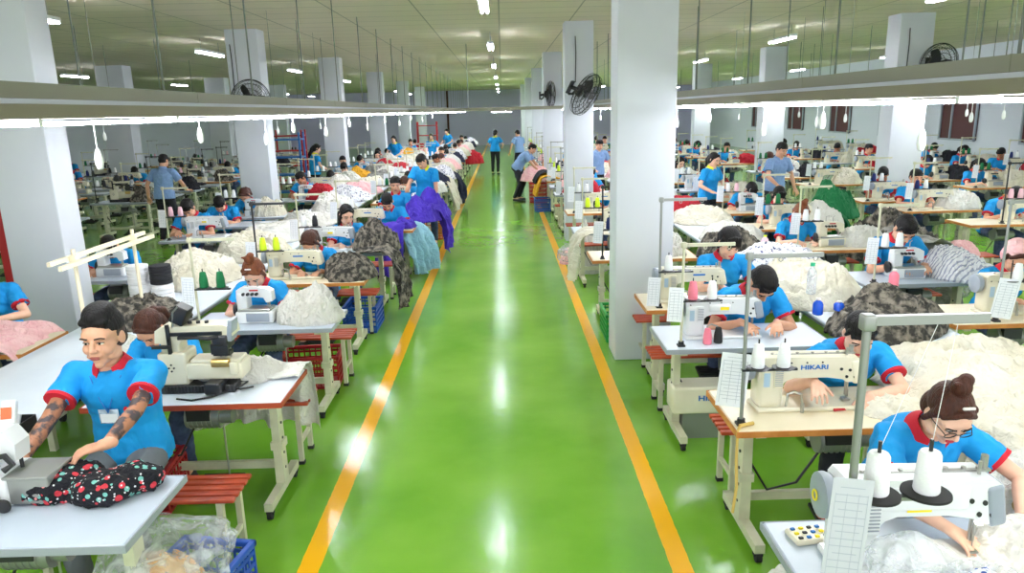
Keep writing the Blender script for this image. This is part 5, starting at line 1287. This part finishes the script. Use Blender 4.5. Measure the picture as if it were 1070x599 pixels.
def bottle(x, y, z, m, h, label, capm='eye_white'):
    r = empty('bottle', (x, y, z)); MB().lathe((0, 0, 0), [(.03, 0), (.036, .006), (.036, h*.62), (.03, h*.75), (.014, h*.86), (.014, h*.9)], n=20).build('bottle_body', m, r); MB().cyl((0, 0, h*.9), (0, 0, h), .017, n=16).build('cap', capm, r); tag(r, label, 'bottle', 'bottles'); return r
def on_heap(): return .95
bottle(2.30, 5.30, .95, 'bottle_clear', .24, 'clear bottle with a green cap on the white mound', 'bottle_green')
bottle(2.22, 4.98, .88, 'bottle_blue', .12, 'blue container on the white cloth beside the camouflage pile')
bottle(2.38, 5.0, .9, 'bottle_blue', .07, 'small blue container right of the blue bottle')
bottle(2.95, 5.35, .98, 'thread_pink', .13, 'pink bottle behind the camouflage pile', 'eye_white')
bottle(2.46, 6.45, .765, 'bottle_clear', .24, 'white bottle with blue label on the long table behind the woman with bangs', 'eye_white')
bottle(2.62, 7.2, .93, 'thread_palepink', .14, 'small pink bottle with green cap on the printed cloth', 'thread_yellow')

# ------------------------------------------------------------------ second row on the right
sx0 = 3.28
PT['wood'].place((sx0, 5.06, 0), 0, 'wood-edged table at the right edge under the cream machine', 'table', 'sewing tables')
PM['lockb'].place((sx0+.62, 5.34, TT_), 0, 'cream sewing machine at the right edge of the photo', 'sewing machine', 'sewing machines', 1.06)
PST['g'].place((sx0+.33, 5.12, TT_), 0, 'grey thread stand at the right edge of the photo', 'thread stand', 'thread stands')
for k, x in enumerate((.12, .27)): cone('cream' if False else 'white', sx0+.33+x, 5.12, TT_+.31, '%s cream white cone above the machine at the right edge' % ('left', 'right')[k], 1.0)
o = link('instruction_sheet', SHEET_BIG); o.location = (sx0+.36, 5.09, TT_+.18); o.rotation_euler = (0, R(8), R(-8)); tag(o, 'white paper sheet on the thread stand at the right edge', 'paper', 'paper sheets')
ws = human(female=True, hair='ponytail', hairmat='hair_brown', scarf=True, lean=10, bend=18, hp=(40, 0, -15), hands=((-.10, -.44, .80), (.10, -.44, .80)), hdir=hdn, **sew)
ws.location = (4.12, 5.92, 0); tag(ws, 'woman with brown hair and pink headscarf partly cut by the right edge', 'person', 'sewing workers')
o = link('garment', heap_mesh(48, .10, .08, .05, 'logo_blue')); o.location = (4.1, 5.32, TT_); tag(o, 'small blue piece of cloth under the right edge machine needle', 'garment')
station(RB, 1, sx0-.05, 6.32, 'grey', 'over', 'm1', px=.56, stand='s', cones=('white', 'white'), fab=('stripe', 0, .98, (.9, .8, .9)), mx=.5, n=1, ps=1.06)
station(RB, 2, sx0-.1, 7.95, 'wood', 'overc', 'f2', px=.30, stand='s', cones=('white', 'white'), n=2, fab=('white', 0, .95, (.6, .7, .8)))
drape(81, 4.72, 8.0, 1.0, [(-.3, .1), (-.1, .14), (0, .08), (.06, -.1), (.10, -.4), (.14, -.66)], 'cloth_grey', 'grey cloth hanging left of the right column', .05)
o = link('plastic_bag', bag_mesh(51, .30, .26, .62, 'grey_bag')); o.location = (5.15, 8.3, 0); tag(o, 'large translucent bag of cloth on the floor right of the striped cloth', 'bag')
o = link('fabric_scraps', heap_mesh(52, .24, .21, .5, 'cloth_grey')); o.location = (5.15, 8.3, 0); tag(o, 'grey cloth inside the large translucent bag on the right', 'fabric')
heap('camo', 1, 5.0, 9.3, .35, 0, (1.4, 1.3, 2.0), 'dark cloth mound in front of the outer right column')
heap('green', 0, 4.75, 10.4, .75, 0, (.8, .9, 1.6), 'green cloth pile left of the outer right column')
drape(82, 4.55, 10.0, .8, [(-.3, .1), (-.1, .14), (0, .08), (.06, -.1), (.10, -.3)], 'cloth_green', 'green cloth hanging over the table left of the outer right column', .05)
for i, y in enumerate((9.45, 10.95, 12.5, 14.1, 15.7, 17.3, 18.9, 20.6, 22.3, 24, 26, 28, 30)):
    n = 3+i
    station(RB, n, sx0-.1+rn.uniform(0, .15), y, rn.choice(('wood', 'white', 'wood')), rn.choice(('lockb', 'over', 'lockb', 'lockw')), ('f1', 'm2', 'f3', 'm1', 'f4', 'm3')[i % 6], px=rn.uniform(.5, .8), stand='s', cones=rn.choice((('white', 'white'), ('green', 'green'), ('white', 'palepink'))), fab=(('white', 2), ('camo', 0), ('cream', 0), ('red', 0), ('white', 1))[i % 5]+(.95, (.7, .8, 1)), n=n, prot=rn.uniform(-.3, .3))
st['a'].place((3.42, 12.15, 0), R(35), 'woman with ponytail in blue shirt with yellow collar standing between the right rows', 'person', 'standing people', .98)
PG.place((4.75, 12.75, 0), R(20), 'man in pale blue office shirt standing between the right rows, looking down', 'person', 'standing people', 1.03)
PG.place((2.2, 17.2, 0), R(20), 'man in pale blue shirt seen between the two walkway columns on the right', 'person', 'standing people', 1.0)
# aisle side people farther back, third and fourth rows
PT['wood'].place((6.1, 9.35, 0), 0, 'wood-edged table at the upper right edge under pink spools', 'table', 'sewing tables')
PM['lockb'].place((6.95, 9.62, TT_), 0, 'cream sewing machine at the upper right edge', 'sewing machine', 'sewing machines')
PST['d'].place((6.55, 9.42, TT_), 0, 'dark thread stand with pink cones at the upper right edge', 'thread stand', 'thread stands')
for k, x in enumerate((.07, .2)): cone('palepink', 6.55+x, 9.42, TT_+.33, '%s of the two pale pink cones at the upper right edge' % ('left', 'right')[k])
PP['m2'].place((6.95, 10.2, 0), 0, 'man in blue bowing over the machine with pale pink cones', 'person', 'sewing workers')
PB['s'].place((5.5, 8.75, 0), 0, 'small slatted bench with a pink cloth, right of the big bag', 'bench', 'benches')
heap('pink', 0, 5.75, 8.92, .456, 0, (.5, .5, .6), 'pink cloth lying on the small bench at the right')
drape(83, 5.55, 8.95, .3, [(.2, .0), (.02, .03), (-.04, -.06), (-.05, -.3)], 'cloth_pink', 'pink cloth hanging from the small bench at the right', .03, z=.47)
for row, x0, ys in ((RC, 6.0, (10.7, 11.9, 14.6, 16.2, 17.8, 20.6, 22, 23.6, 25.2, 28)), (RD, 8.6, (10.4, 11.9, 13.4, 14.9, 16.4, 18, 19.8, 21.8, 24, 26.5)), ('row along the right windows', 11.0, (14.4, 16, 17.6, 19.4, 21.4, 23.6, 26))):
    for i, y in enumerate(ys):
        station(row, i, x0+rn.uniform(-.1, .1), y, rn.choice(('wood', 'white', 'wood')), rn.choice(('lockb', 'over', 'lockb', 'overc')), ('m3', 'm4', 'f1', 'm1', 'f3')[i % 5] if rn.random() < .8 else None, px=rn.uniform(.35, .8), stand='s', cones=rn.choice((('green', 'green'), ('white', 'white'), ('navy', 'white'))), sheet=(i < 3), n=i, fab=((('white', 0), ('red', 0), ('cream', 1), ('black', 0))[i % 4]+(.95, (.7, .8, 1))), prot=rn.uniform(-.3, .3))

# ------------------------------------------------------------------ tidy up unused prototypes
for p in PROTOS:
    if not p.used: deltree(p.root)

# ------------------------------------------------------------------ added soft fill from the world through the unbuilt end behind the camera; camera
wd = bpy.data.worlds.new('World'); S.world = wd; wd.use_nodes = True
bg = wd.node_tree.nodes['Background']; bg.inputs['Color'].default_value = (.92, .96, 1, 1); bg.inputs['Strength'].default_value = 1.5
f = 760.; cx, cy = 535., 299.5; VP = (524., 116.); K = .025; H = 2.35
d = V(((VP[0]-cx)/f, (cy-VP[1])/f, -1)).normalized()
up = V((1, K, 0)).cross(d).normalized()
if up.y < 0: up = -up
xr = d.cross(up)
M = Matrix((xr, d, up)).to_4x4(); M.translation = V((0, 0, H))
cam = bpy.data.cameras.new('Camera'); co = bpy.data.objects.new('Camera', cam); COL.objects.link(co); co.matrix_world = M
cam.sensor_width = 36; cam.sensor_fit = 'HORIZONTAL'; cam.lens = 36*f/1070; cam.clip_start = .05; cam.clip_end = 200
S.camera = co
S.view_settings.view_transform = 'Standard'; S.view_settings.look = 'None'; S.view_settings.gamma = 1; S.view_settings.use_curve_mapping = False
S.view_settings.exposure = 0.68
